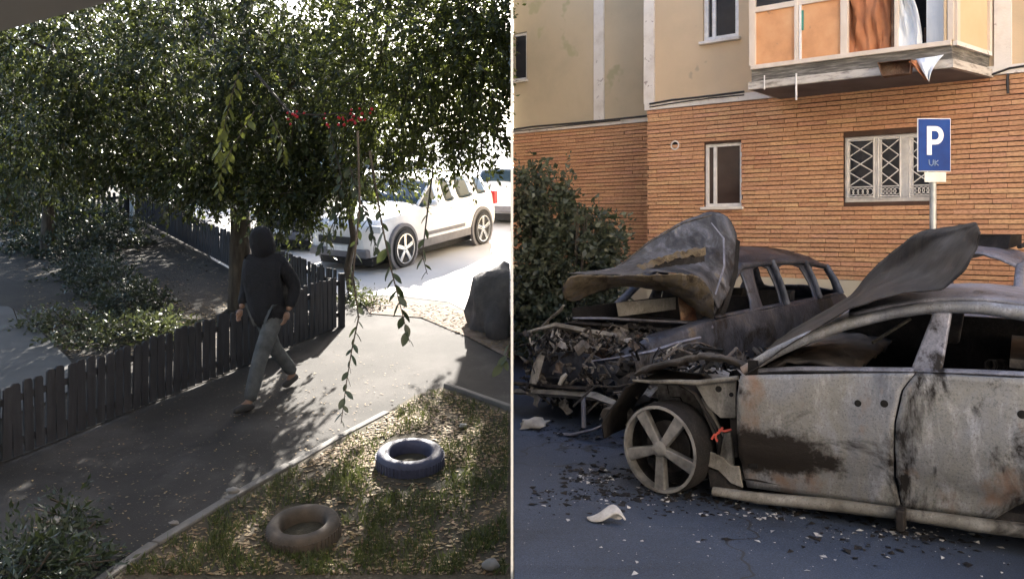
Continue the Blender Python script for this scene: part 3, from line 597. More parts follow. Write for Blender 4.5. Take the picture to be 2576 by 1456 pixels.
def car_body(S, root, mat, glass=None, burnt_=False, skip_hood=False, seed=0.0, noglass=()):
    rings = []
    for (x, b, mid, be, top, w, wt) in S:
        cr = .085 if burnt_ and top > be + .3 else 0.0
        half = [(0, b), (w * .86, b), (w * .97, b + .07), (w, mid), (w * .975, (mid + be) / 2 + .03), (w * .93, be), (wt, top - .025 - cr), (wt * .6, top + .012 - cr * .1), (0, top + .028 + cr * .4)]
        rings.append([Vector((x, -y, z)) for y, z in half] + [Vector((x, y, z)) for y, z in half[-2:0:-1]])
    n = len(rings[0]); body = MB(); body.v = [v for r_ in rings for v in r_]
    if burnt_: body.jitter(.018, 3.1, seed)
    TOPJ, SIDEJ = (6, 7, 8, 9), (5, 10); faces = []; tags = []
    for i in range(len(S) - 1):
        for j in range(n):
            j2 = (j + 1) % n; q = (i * n + j, (i + 1) * n + j, (i + 1) * n + j2, i * n + j2); t = 'body'
            if j in SIDEJ and i in (4, 6, 8, 10): t = 'side_window|%d|%d' % (i, j)
            elif j in TOPJ and i in (4, 11): t = 'windscreen' if i == 4 else 'rear_window'
            elif skip_hood and j in TOPJ and i in (0, 1, 2, 3): t = 'drop'
            faces.append(q); tags.append(t)
    faces.append(tuple(range(n))[::-1]); tags.append('body'); faces.append(tuple((len(S) - 1) * n + k for k in range(n))); tags.append('body')
    names = sorted(set(tags)); me = bpy.data.meshes.new('cage'); me.from_pydata([tuple(v) for v in body.v], [], faces); me.update()
    for k, p in enumerate(me.polygons): p.material_index = names.index(tags[k])
    ek = {}
    for k, p in enumerate(me.polygons):
        for e in p.edge_keys: ek.setdefault(e, set()).add(tags[k])
    ca = me.attributes.new('crease_edge', 'FLOAT', 'EDGE')
    for e in me.edges:
        tg = ek.get(tuple(sorted(e.vertices)), set()); ca.data[e.index].value = .75 if len(tg) > 1 else (.35 if any(v % n in (5, n - 5) for v in e.vertices) and abs(e.vertices[0] - e.vertices[1]) >= n else .12)
    tmp = bpy.data.objects.new('cage', me); COL.objects.link(tmp)
    for nm in names: me.materials.append(None)
    sm_ = tmp.modifiers.new('s', 'SUBSURF'); sm_.levels = 2; sm_.render_levels = 2
    dg = bpy.context.evaluated_depsgraph_get(); ev = bpy.data.meshes.new_from_object(tmp.evaluated_get(dg)); bpy.data.objects.remove(tmp)
    V = [v.co.copy() for v in ev.vertices]; o = None
    for k, nm in enumerate(names):
        if nm == 'drop' or (nm != 'body' and not glass): continue
        fs_ = [tuple(p.vertices) for p in ev.polygons if p.material_index == k]; used_ = sorted({v for f in fs_ for v in f}); ix = {v: q for q, v in enumerate(used_)}
        g_ = MB(); g_.v = [V[v] for v in used_]; g_.f = [[ix[v] for v in f] for f in fs_]
        if burnt_: g_.jitter(.010, 9, seed)
        ob_ = g_.build(nm.split('|')[0], mat if nm == 'body' else glass, root, smooth=50, local=True, solid=.018 if burnt_ else (.004 if nm != 'body' else 0))
        if nm == 'body': o = ob_
    if burnt_:
        for s_ in (-1, 1):
            J6 = (lambda i: body.v[i * n + (6 if s_ < 0 else n - 6)]); J5 = (lambda i: body.v[i * n + (5 if s_ < 0 else n - 5)])
            m = MB(); m.tube([J6(i) + Vector((0, -s_ * .01, -.012)) for i in range(5, 12)], .036, 8); m.jitter(.01, 4); m.build('roof_rail', mat, root, smooth=60, local=True)
            for i, r_ in ((7, .05), (9, .045), (11, .05)):
                a, b = (J5(i) + J5(i + 1)) / 2, (J6(i) + J6(i + 1)) / 2
                if i == 11: a, b = J5(11), J6(11)
                m = MB(); m.tube([a, a.lerp(b, .5) + Vector((0, s_ * .02, 0)), b], [r_ * 1.25, r_, r_ * .9], 8, .6); m.jitter(.008, 6); m.build('pillar', mat, root, smooth=60, local=True)
            m = MB(); m.tube([J5(i) + Vector((0, -s_ * .02, .0)) for i in range(4, 12)], .026, 6); m.jitter(.012, 5); m.build('window_ledge', mat, root, smooth=60, local=True)
    # pillars that frame the windscreen
    for s_ in (-1, 1):
        a = body.v[4 * n + (6 if s_ < 0 else n - 6)]; b = body.v[5 * n + (6 if s_ < 0 else n - 6)]
        m = MB(); m.tube([a, (a + b) / 2 + Vector((0, 0, .015)), b], .045 if burnt_ else .032, 8); m.build('windscreen_pillar', mat, root, smooth=60, local=True)
    return o
def wheel(root, c, axis, r_, w, tyre_m, rim_m, spokes=5, phase=0.0, burnt_=False, local=True):
    c = Vector(c); ax = Vector(axis).normalized()
    wr = MB(); rr = r_ * (.80 if not burnt_ else .96)
    wr.lathe(c - ax * w, ax, [(rr * .97, .0), (r_ * .97, .02), (r_, w * .3), (r_, w * .7), (r_ * .97, w * .96), (rr, w * .97), (rr * .96, w * .8), (rr * .9, 0)], 32, True)
    wo = wr.build('wheel', tyre_m, root, smooth=40, local=local)
    e = ax.cross(Vector((0, 0, 1))).normalized(); g = Vector((0, 0, 1))
    g = e.cross(ax).normalized()
    rm = MB(); rm.lathe(c - ax * w * .25, ax, [(rr * .99, 0), (rr * .995, w * .24), (rr * .93, w * .245), (rr * .90, .0)], 36, True); rm.build('rim', rim_m, wo, smooth=40, local=local)
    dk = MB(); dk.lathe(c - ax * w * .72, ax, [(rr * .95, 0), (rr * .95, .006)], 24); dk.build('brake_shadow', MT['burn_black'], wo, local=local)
    bd = MB(); bd.lathe(c - ax * w * .5, ax, [(rr * .60, 0), (rr * .60, .012), (rr * .3, .014), (rr * .28, .03)], 24); bd.build('brake_disc', MT['burn_dark'] if burnt_ else MT['cladding'], wo, smooth=40, local=local)
    for k in range(spokes):
        t = phase + 2 * math.pi * k / spokes; d = e * math.cos(t) + g * math.sin(t); p = e * -math.sin(t) + g * math.cos(t)
        sm = MB(); a0, a1 = rr * .12, rr * .94; w0, w1 = (rr * .095, rr * .155) if burnt_ else (rr * .12, rr * .14); hub = -.01; outr = -.012
        vs = [c + d * a0 - p * w0 + ax * hub, c + d * a0 + p * w0 + ax * hub, c + d * a1 + p * w1 + ax * outr, c + d * a1 - p * w1 + ax * outr,
              c + d * (a0 + a1) / 2 + ax * (hub + .004)]
        bs2 = [v - ax * .05 for v in vs[:4]]
        sm.add(vs[:4] + bs2, [(0, 1, 2, 3), (7, 6, 5, 4), (0, 4, 5, 1), (1, 5, 6, 2), (2, 6, 7, 3), (3, 7, 4, 0)])
        sm.build('spoke', rim_m, wo, bevel=.008, local=local)
    hb = MB(); hb.lathe(c - ax * .05, ax, [(rr * .19, 0), (rr * .19, .04), (rr * .13, .052), (rr * .07, .054)], 18); hb.build('hub', rim_m, wo, smooth=40, local=local)
    return wo

# ------------------------------------------------------------------ near burnt saloon
U1 = Vector((.85, -.527, 0)).normalized(); N1 = Vector((U1.y, -U1.x, 0))
if N1.y > 0: N1 = -N1
O1 = Vector((.945, 5.41, 0)); FC = Frame(O1, U1, N1)
nc = thing('burnt_car', 'burnt grey saloon nearest the camera with bare alloy front wheel and peeled up hood', 'car', O1)
def uvs(pts, off=0.0): return [FC.uv(x, y, off) for x, y in pts]
def interp(pl, t):
    k = min(int(t * (len(pl) - 1)), len(pl) - 2); s_ = t * (len(pl) - 1) - k; return tuple(pl[k][i] + (pl[k + 1][i] - pl[k][i]) * s_ for i in range(len(pl[0])))
def bulge(z): return -.075 * ((z - .60) / .45) ** 2 - (.035 if z < .33 else 0)
def side_panel(name, left, right, nr=16, ncol=26, mat=None, seed=0.0, crease=True):
    L, Rr = uvs(left), uvs(right); rows = []
    for j in range(nr + 1):
        a, b = interp(L, j / nr), interp(Rr, j / nr); row = []
        for i in range(ncol + 1):
            u = a[0] + (b[0] - a[0]) * i / ncol; z = a[1] + (b[1] - a[1]) * i / ncol
            off = bulge(z) + .012 * mnoise.noise(Vector((u * 2.2, z * 3, seed))) + .004 * mnoise.noise(Vector((u * 9, z * 9, seed)))
            if crease: off += .014 * math.exp(-((z - (.90 + .02 * u)) / .028) ** 2) - .012 * math.exp(-((z - .42) / .04) ** 2)
            row.append(FC.p(u, z, off))
        rows.append(row)
    return MB().grid(rows).build(name, mat or MT['burn_door'], nc, smooth=60, solid=.03)
fd_r = [(2300, 938), (2268, 982), (2251, 1060), (2246, 1200), (2262, 1287)]
ub_, zb_ = FC.uv(1925, 1140); bpos = FC.p(ub_, zb_, 0) - O1
MT['burn_door_front'] = burnt('burnt_front_door_metal', [(.058, .066, .086), (.135, .147, .178), (.20, .21, .235), (.205, .205, .20), (.27, .285, .325)], 1.7, .5, .3, (1, 1, .55), .60, (.20, .14, .11), (tuple(bpos), (.42, .5, .15), math.atan2(U1.y, U1.x)))
fd = side_panel('front_door', [(1864, 945), (1858, 1000), (1856, 1080), (1858, 1160), (1867, 1232)], fd_r, mat=MT['burn_door_front'])
rd = side_panel('rear_door', [(x + 5, y) for x, y in fd_r], [(2760, 962), (2735, 1060), (2660, 1180), (2575, 1262), (2500, 1312)], seed=4.0)
for (x, y, w_) in ((2160, 1012, .019), (2226, 1013, .021), (2571, 1040, .022)):
    u, z = FC.uv(x, y); m = MB(); m.lathe(FC.p(u, z, bulge(z) - .005), N1, [(w_, 0), (w_, .038), (w_ * .6, .039)], 14); m.build('handle_hole', MT['hole'], fd if x < 2300 else rd, smooth=40)
# sill, roof, pillars
sl = uvs([(1790, 1232), (1900, 1247), (2080, 1270), (2262, 1292), (2440, 1314), (2640, 1340), (2760, 1356)])
m = MB(); m.tube([FC.p(u, z - .02, -.05 + .012 * math.sin(i * 2.1)) for i, (u, z) in enumerate(sl)], [.030, .036, .04, .042, .044, .046, .046], 10, .9); m.jitter(.014, 8); m.build('sill', MT['burn_beige'], nc, smooth=50)
u_b, z_b = FC.uv(2267, 1290); m = MB(); m.box(FC.p(u_b, z_b - .03, .0), (.045, .1, .12), Matrix.Rotation(math.atan2(U1.y, U1.x), 3, 'Z')); m.build('sill_bracket', MT['burn_dark'], nc, bevel=.01)
RO = -.24
rail = uvs([(1888, 924), (1960, 882), (2040, 846), (2134, 812), (2250, 786), (2359, 772), (2470, 774), (2576, 788), (2720, 826), (2860, 885)], RO)
rail_off = [-.09, -.12, -.16, -.20, -.23, -.24, -.25, -.25, -.24, -.2]
near_rail = [FC.p(u, z, o) for (u, z), o in zip(rail, rail_off)]
far_rail = [FC.p(u, z, -1.78 - o) for (u, z), o in zip(rail, rail_off)]
m = MB(); m.tube(near_rail, [.04, .042, .045, .045, .042, .042, .045, .05, .05, .05], 10, .8); m.jitter(.008, 7); m.build('roof_rail', MT['burn_door'], nc, smooth=60)
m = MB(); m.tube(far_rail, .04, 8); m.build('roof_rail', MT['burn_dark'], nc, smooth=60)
rows = []
for k in range(3, 10):
    a, b = near_rail[k], far_rail[k]; row = []
    for i in range(15):
        t = i / 14; p = a.lerp(b, t); p.z += .035 + .05 * math.sin(math.pi * t) ** .8 - .03 * math.exp(-((t - .55) / .2) ** 2) + .015 * mnoise.noise(p * 2.5); row.append(p)
    rows.append(row)
m = MB().grid(rows); m.build('roof', MT['burn_grey'], nc, smooth=70, solid=.02, sub=1)
def pillar(px_top, px_bot, off_t, off_b, th, mat, name='pillar', shift=0.0):
    (xt0, yt), (xt1, _) = px_top; (xb0, yb), (xb1, _) = px_bot
    q = [FC.uv(xt0, yt, off_t), FC.uv(xt1, yt, off_t), FC.uv(xb1, yb, off_b), FC.uv(xb0, yb, off_b)]; offs = [off_t, off_t, off_b, off_b]
    m = MB(); m.prism([FC.p(u, z, o + shift) for (u, z), o in zip(q, offs)], N1 * -th); m.jitter(.006, 8); return m.build(name, mat, nc, bevel=.012)
pillar(((2352, 776), (2396, 776)), ((2288, 938), (2368, 942)), -.24, -.06, .06, MT['burn_grey'])
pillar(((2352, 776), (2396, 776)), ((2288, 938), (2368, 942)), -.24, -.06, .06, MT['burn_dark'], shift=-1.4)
pillar(((2860, 885), (2900, 885)), ((2850, 985), (2960, 985)), -.2, -.08, .08, MT['burn_grey'])
# belt rail tops, window ledge inside
m = MB(); b0 = uvs([(1880, 940), (2000, 934), (2150, 936), (2300, 938), (2450, 943), (2600, 950), (2760, 962)]); m.tube([FC.p(u, z, -.085) for u, z in b0], .028, 8, .7); m.build('window_ledge', MT['burn_grey'], nc, smooth=60)
# far side shell, floor, firewall, seats
ub0, ub1 = b0[0][0], b0[-1][0]
m = MB(); m.prism([FC.p(ub0, .2, -1.72), FC.p(ub1, .2, -1.72), FC.p(ub1, 1.08, -1.66), FC.p(ub0 + .35, 1.10, -1.66), FC.p(ub0, .90, -1.72)], N1 * -.05); m.jitter(.02, 3); m.build('far_door', MT['burn_black'], nc)
m = MB(); m.obox(FC.p(-.1, .16, -.08), U1 * 4.2, N1 * -1.62, (0, 0, .05)); m.build('floor_pan', MT['burn_black'], nc)
rs = random.Random(5)
def seat(u, o, nm='seat_frame'):
    s_ = MB(); up = Vector((0, 0, 1))
    for k in range(5): s_.tube([FC.p(u + .25 * k / 4 * .5, .45, o - .1 * k), FC.p(u + .18, .75, o - .1 * k), FC.p(u + .32, 1.0 + .05 * rs.random(), o - .1 * k)], .012, 5)
    for k in range(5): s_.tube([FC.p(u + .05 + .06 * k, .5 + .11 * k, o + .02), FC.p(u + .05 + .06 * k, .5 + .11 * k, o - .44)], .012, 5)
    s_.obox(FC.p(u - .35, .3, o), U1 * .45, N1 * -.45, up * .14); s_.jitter(.02, 5); s_.build(nm, MT['burn_black'], nc)
ufd = FC.uv(2150, 935)[0]; urd = FC.uv(2480, 940)[0]
seat(ufd + .05, -.32); seat(ufd + .05, -.98); seat(urd + .25, -.3); seat(urd + .25, -.95)
m = MB(); cw = FC.uv(1900, 930)[0]
m.obox(FC.p(cw - .06, .25, -.05), U1 * .06, N1 * -1.65, (0, 0, .66)); m.build('firewall', MT['burn_black'], nc)
m = MB(); rows = []
for j in range(10):
    rows.append([FC.p(cw + .05 + .5 * j / 9, .86 + .05 * math.sin(j / 9 * 3) + .04 * mnoise.noise(Vector((i * .9, j * .8, 2))), -.1 - 1.55 * i / 16) for i in range(17)])
m.grid(rows); m.build('dashboard_remains', MT['burn_dark'], nc, smooth=30, solid=.02)
m = MB(); m.tube([FC.p(*FC.uv(2290, 802, -1.2), -1.2), FC.p(*FC.uv(2195, 862, -1.0), -1.0)], .012, 5); m.build('belt_strap', MT['burn_beige'], nc)
m = MB()
for k in range(12): a = rs.random(); m.tube([FC.p(*FC.uv(2490 + 10 * math.cos(t) * (1 + .4 * a) + 3 * k, 918 + 14 * math.sin(t), -.6 - .02 * k), -.6 - .02 * k) for t in np.linspace(0, 6.3, 8)], .006, 4)
m.build('seat_spring', MT['burn_dark'], nc)
# bits visible through the rear window opening: parcel shelf and rear bench
m = MB(); m.obox(FC.p(urd + .1, .93, -.35), U1 * .9, N1 * -1.2, (0, 0, .05)); m.jitter(.03, 4); m.build('parcel_shelf', MT['burn_dark'], nc)
# rear quarter, boot, rear wheel (out of frame)
u_r = FC.uv(2760, 962)[0]; ax_r = u_r + .28
arch = [(ax_r + .36 * math.cos(t), .36 + .36 * math.sin(t)) for t in np.linspace(math.pi * .98, 0.02, 12)]
poly = [(u_r - .02, .95)] + [(u_r - .01, .7)] + arch + [(u_r + 1.15, .36), (u_r + 1.2, .75), (u_r + 1.1, .97), (u_r + .5, .98)]
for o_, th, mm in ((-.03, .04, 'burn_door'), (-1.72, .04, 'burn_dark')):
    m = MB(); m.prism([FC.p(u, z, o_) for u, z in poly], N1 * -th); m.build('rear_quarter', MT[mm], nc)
m = MB(); m.obox(FC.p(u_r + .45, .93, -.08), U1 * .68, N1 * -1.6, (0, 0, .05)); m.jitter(.02, 3); m.build('boot_lid', MT['burn_grey'], nc)
m = MB(); m.obox(FC.p(u_r + 1.14, .3, -.08), U1 * .06, N1 * -1.6, (0, 0, .62)); m.jitter(.02, 3); m.build('rear_panel', MT['burn_grey'], nc)
wheel(nc, FC.p(ax_r, .33, -.05), N1, .33, .2, MT['burn_black'], MT['alloy'], 5, .3, True, False)
wheel(nc, FC.p(ax_r, .33, -1.75), -N1, .33, .2, MT['burn_black'], MT['alloy'], 5, .3, True, False)
wheel(nc, FC.p(.0, .33, -1.75), -N1, .33, .2, MT['burn_black'], MT['alloy'], 5, .3, True, False)
# front wheel, steered
wc = at(1656, 1130, 5.38); wax = Vector((-.70, -.71, 0))
wheel(nc, wc, wax, .292, .25, MT['burn_black'], MT['alloy'], 5, R(-90), True, False)
# wheel well and what is left of the front wing
m = MB(); rows = []
for j in range(14):
    t = R(-5) + R(190) * j / 13; r_ = .40 + .02 * math.sin(j * 1.7)
    rows.append([FC.p(-.02 + r_ * math.cos(t), .33 + r_ * math.sin(t), -.06 - .12 * i) for i in range(5)])
m.grid(rows); m.jitter(.015, 5); m.build('wheel_arch_liner', MT['burn_black'], nc, smooth=60, solid=.012)
def cpoly(name, pts, off, th, mat, jit=.006, bev=.006, tilt=0.0):
    m = MB(); q = [FC.uv(x, y, off) for x, y in pts]; m.prism([FC.p(u, z, off + tilt * (z - q[0][1])) for u, z in q], N1 * -th); m.jitter(jit, 7, off); return m.build(name, mat, nc, bevel=bev)
m = MB(); q = uvs([(1592, 956), (1640, 962), (1700, 960), (1760, 962), (1815, 955), (1856, 950)], -.06); m.tube([FC.p(u, z, -.06) for u, z in q], [.01, .016, .018, .022, .022, .02], 8, .8); m.jitter(.01, 9); m.build('wing_edge', MT['burn_beige'], nc, smooth=60)
cpl = cpoly('wing_bracket', [(1748, 966), (1800, 962), (1852, 958), (1851, 1052), (1812, 1050), (1780, 1022), (1762, 990)], -.08, .02, MT['burn_beige'])
for x, y, w_ in ((1808, 978, .02), (1840, 992, .014)):
    u, z = FC.uv(x, y, -.08); m = MB(); m.lathe(FC.p(u, z, -.09), N1, [(w_, 0), (w_, .016)], 14); m.build('bolt_hole', MT['hole'], cpl)
cpoly('strut', [(1764, 1000), (1792, 1030), (1818, 1095), (1836, 1150), (1816, 1160), (1796, 1100), (1770, 1040)], -.11, .03, MT['burn_beige'], .006)
cpoly('strut', [(1818, 1090), (1838, 1085), (1846, 1175), (1828, 1180)], -.10, .03, MT['burn_beige'])
cpoly('hinge_post', [(1836, 1050), (1854, 1050), (1856, 1150), (1842, 1150)], -.13, .05, MT['burn_dark'])
cpoly('sill_end_plate', [(1752, 1138), (1784, 1136), (1818, 1150), (1840, 1172), (1858, 1172), (1868, 1228), (1838, 1216), (1806, 1184), (1776, 1172)], -.05, .02, MT['burn_beige'])
cpoly('sill_end_core', [(1778, 1176), (1808, 1188), (1850, 1222), (1862, 1236), (1786, 1224)], -.07, .05, MT['burn_black'])
m = MB()
for pts in ([(1818, 1075), (1808, 1088), (1796, 1094), (1790, 1104)], [(1840, 1080), (1822, 1084), (1808, 1080)], [(1806, 1086), (1800, 1100), (1806, 1110)]): m.tube([FC.p(*FC.uv(x, y, -.06), -.06) for x, y in pts], .008, 5)
m.build('wiring', MT['red_wire'], nc)
# front wing skin, curled and sooty
rows = []
for yy, offs in ((0, -.10), (1, -.05), (2, -.25), (3, -.55)):
    px = {0: [(1592, 950), (1650, 935), (1710, 915), (1770, 908), (1830, 925), (1876, 945)], 1: [(1590, 944), (1650, 922), (1710, 898), (1770, 890), (1835, 905), (1880, 930)],
          2: [(1610, 938), (1660, 915), (1715, 893), (1775, 884), (1838, 896), (1884, 920)], 3: [(1640, 935), (1690, 915), (1735, 900), (1790, 895), (1845, 900), (1890, 915)]}[yy]
    rows.append([FC.p(*FC.uv(x, y, offs), offs) for x, y in px])
m = MB().grid(rows); o = m.build('front_wing', MT['burn_dark'], nc, smooth=70, sub=3); crumple(o, .03, 6, .008, 5); o.modifiers.new('sol', 'SOLIDIFY').thickness = .01
def junk_heap(m, pos, n, rs, zmax, xmin=.05, big=.14):
    for k in range(n):
        p = pos(); L_ = big * (.25 + .75 * rs.random() ** 2); kind_ = rs.random()
        if kind_ < .6:
            e_ = [p]
            for q in range(rs.randint(2, 4)): e_.append(e_[-1] + Vector((rs.uniform(-L_, L_), rs.uniform(-L_, L_), rs.uniform(-L_, L_))) * .8)
            if min(v.x for v in e_) > xmin and max(v.z for v in e_) < zmax and min(v.z for v in e_) > .02: m.tube(e_, rs.uniform(.004, .018), 5)
        else:
            rot = Matrix.Rotation(rs.uniform(0, 6), 3, Vector((rs.random() - .5, rs.random() - .5, rs.random())).normalized()); rows = [[p + rot @ Vector((a * L_ * .5, b * L_ * .35, L_ * .25 * rs.uniform(-1, 1))) for a in (-1, -.3, .4, 1)] for b in (-1, 0, 1)]
            if min(v.x for r0 in rows for v in r0) > xmin: m.grid(rows)
    return m
m = MB(); junk_heap(m, lambda: FC.p(rs.uniform(-.42, .55), rs.uniform(.25, .80), rs.uniform(-1.45, -.42)), 260, rs, .86, .05, .26); m.jitter(.012, 8)
m.obox(FC.p(-.2, .2, -.5), U1 * .6, N1 * -.7, (0, 0, .45)); m.build('engine_remains', MT['jumble'], nc, kind='stuff')
m = MB(); m.tube([FC.p(-.46, .42, -.2), FC.p(-.46, .42, -1.5)], .05, 6); m.build('crash_bar', MT['burn_dark'], nc)
# hood: one buckled sheet, hinged at the windscreen foot
lo = [(1874, 946), (1926, 908), (1995, 862), (2060, 824), (2134, 778), (2273, 742), (2372, 730), (2424, 680), (2461, 624), (2470, 584)]
hi = [(1870, 934), (1926, 884), (1999, 826), (2066, 792), (2140, 744), (2185, 690), (2240, 640), (2308, 586), (2408, 571), (2457, 560)]
def hood_pt(x, y, off): u, z = FC.uv(x, y, off); return FC.p(u, z, off)
rows = []
for i in range(37):
    t = i / 36; a = interp(lo, t); b = interp(hi, t); wd = .35 + .75 * math.sin(math.pi * min(1, t * .9 + .08)); row = []
    for j in range(13):
        s_ = j / 12; off = -.02 - .10 * t - wd * s_
        x = a[0] + (b[0] - a[0]) * s_; y = a[1] + (b[1] - a[1]) * s_
        p = hood_pt(x, y, off); p += Vector((.02, .05, .0)) * mnoise.noise(Vector((t * 6, s_ * 3, 1))) + N1 * (-.14 * math.sin(math.pi * s_) * math.sin(math.pi * t) + .075 * math.exp(-((s_ - .42 - .1 * t) / .09) ** 2) * math.sin(math.pi * t) - .03 * math.exp(-((s_ - .75) / .05) ** 2)); row.append(p)
    rows.append(row)
m = MB().grid(rows); o = m.build('hood', MT['burn_hood'], nc, smooth=70, sub=1); crumple(o, .014, 3.0, .006, 3); o.modifiers.new('sol', 'SOLIDIFY').thickness = .007

# ------------------------------------------------------------------ burnt hatchback behind it
U2 = Vector((.69, .724, 0)).normalized(); W2 = Vector((-U2.y, U2.x, 0)); O2 = Vector((.56, 7.5, 0))
fc = thing('burnt_car', 'burnt out blue grey hatchback facing left with its engine bay gutted and hood folded up', 'car', O2, math.atan2(U2.y, U2.x))
S2 = [(s_[0] if s_[0] < 1.4 else 1.4 + (s_[0] - 1.4) * 1.27, *s_[1:]) for s_ in car_stations(4.1, 1.47, .70, .86, .86, .2, .62)]
car_body(S2, fc, MT['burn_blue'], None, True, True, 2.0)
fl = lambda x, y, z: O2 + U2 * x + W2 * y + Vector((0, 0, z))
m = MB(); m.obox(fl(.5, -.6, .18), U2 * 3.3, W2 * 1.2, (0, 0, .04)); m.build('floor_pan', MT['burn_black'], fc)
m = MB(); m.obox(fl(1.32, -.62, .2), U2 * .06, W2 * 1.24, (0, 0, .62)); m.jitter(.02, 5); m.build('firewall', MT['burn_black'], fc)
rs = random.Random(11)
for (x, y) in ((2.0, -.36), (2.0, .36), (3.0, -.3), (3.0, .3)):
    s_ = MB(); s_.obox(fl(x - .3, y - .22, .25), U2 * .45, W2 * .44, (0, 0, .25)); s_.obox(fl(x + .12, y - .2, .45), U2 * .12 , W2 * .4, Vector((.1, .1, .55))); s_.jitter(.04, 5); s_.build('seat_frame', MT['burn_black'], fc)
for x in (.74, 3.75):
    for s_ in (-1, 1): wheel(fc, (x, s_ * .71, .28), (0, s_, 0), .29, .19, MT['burn_black'], MT['burn_dark'], 5, .4, True)
for s_ in (-1, 1):
    m = MB(); m.lathe((.74, s_ * .66, .30), (0, s_, 0), [(.36, 0), (.36, .045), (.33, .05)], 24); m.build('wheel_arch', MT['burn_black'], fc, local=True)
m = MB(); junk_heap(m, lambda: fl(rs.uniform(-.14, 1.25), rs.uniform(-.64, .62), .1 + .66 * rs.random() ** .9), 1300, rs, .80, .06, .15); m.jitter(.012, 9)
[m.tube([fl(rs.uniform(-.1, .3), -.6 + 1.2 * k / 13, .25 + .5 * rs.random()), fl(rs.uniform(.1, .6), -.6 + 1.2 * k / 13 + rs.uniform(-.2, .1), .3 + .45 * rs.random()), fl(rs.uniform(.3, 1.1), -.6 + 1.2 * k / 13, .4 + .38 * rs.random())], rs.uniform(.008, .022), 6) for k in range(14)]; m.obox(fl(.25, -.4, .2), U2 * .8, W2 * .85, (0, 0, .42)); m.build('engine_remains', MT['jumble'], fc, kind='stuff')
def fpoly(name, pts, mat, r_, n=8, sq=.7, jit=.01):
    m = MB(); m.tube([at(x, y, d) for x, y, d in pts], r_, n, sq); m.jitter(jit, 7); return m.build(name, MT[mat], fc, smooth=50)
fpoly('bumper_beam', [(1296, 985, 7.9), (1360, 988, 7.6), (1440, 992, 7.3), (1500, 996, 7.0), (1545, 1014, 6.75), (1582, 1030, 6.65)], 'burn_beige', [.045, .05, .055, .06, .05, .02], 4, .6, .006)
fpoly('bumper_beam', [(1296, 965, 7.95), (1400, 972, 7.5), (1480, 978, 7.1)], 'burn_dark', .03)
fpoly('lower_strip', [(1296, 1082, 7.5), (1360, 1090, 7.2), (1440, 1094, 6.9), (1500, 1078, 6.75), (1558, 1046, 6.65)], 'burn_grey', [.02, .022, .022, .02, .012], 8, .7)
fpoly('bracket', [(1468, 1000, 7.0), (1468, 1075, 6.95)], 'burn_grey', .025, 4)
fpoly('radiator_upright', [(1366, 885, 7.7), (1352, 920, 7.65), (1340, 965, 7.6)], 'burn_beige', [.04, .06, .05], 4, .5)
fpoly('hood_catch', [(1408, 968, 7.4), (1415, 950, 7.4), (1425, 940, 7.4)], 'plastic_white', [.03, .04, .025], 6)
fpoly('cross_member', [(1318, 838, 8.05), (1400, 818, 8.0), (1480, 836, 7.95), (1560, 846, 7.9), (1655, 856, 7.6)], 'burn_beige', [.02, .045, .05, .05, .03], 6, .6, .02)
fpoly('cross_member', [(1310, 870, 8.0), (1380, 850, 7.9), (1480, 866, 7.85), (1560, 872, 7.7), (1640, 872, 7.5)], 'burn_dark', [.02, .03, .03, .03, .02], 6, .6, .02)
fpoly('scuttle', [(1440, 800, 8.3), (1520, 802, 8.3), (1620, 806, 8.25), (1720, 812, 8.2), (1800, 814, 8.1)], 'burn_grey', [.02, .03, .03, .03, .02], 6, .6, .012)
fpoly('scuttle', [(1430, 812, 8.2), (1560, 822, 8.2), (1700, 832, 8.1), (1780, 830, 8.0)], 'burn_black', .03, 6)
fpoly('wing_edge', [(1490, 908, 7.2), (1560, 900, 7.2), (1640, 884, 7.25), (1700, 862, 7.4), (1760, 848, 7.6)], 'burn_grey', [.012, .02, .025, .025, .02], 6, .6)
fpoly('hinge', [(1365, 820, 8.1), (1385, 800, 8.0), (1410, 780, 7.9), (1418, 768, 7.8)], 'burn_beige', [.02, .018, .018, .014], 6)
fpoly('hinge', [(1778, 806, 8.0), (1792, 822, 7.95), (1770, 838, 7.9)], 'burn_grey', .022, 6)
m = MB(); m.prism([at(1550, 762, 8.3), at(1700, 748, 8.3), at(1700, 778, 8.3), at(1556, 796, 8.3)], (0, .02, 0)); m.build('engine_cover', MT['burn_beige'], fc)
m = MB(); m.prism([at(1440, 775, 8.55), at(1800, 730, 8.6), at(1800, 812, 8.6), at(1440, 800, 8.55)], (0, .02, 0)); m.build('scuttle_panel', MT['burn_black'], fc)
m = MB(); m.prism([at(1705, 740, 8.2), at(1745, 738, 8.2), at(1752, 806, 8.2), at(1712, 806, 8.2)], (0, .03, 0)); m.jitter(.02, 6); m.build('heat_shield', MT['burn_rust'], fc)
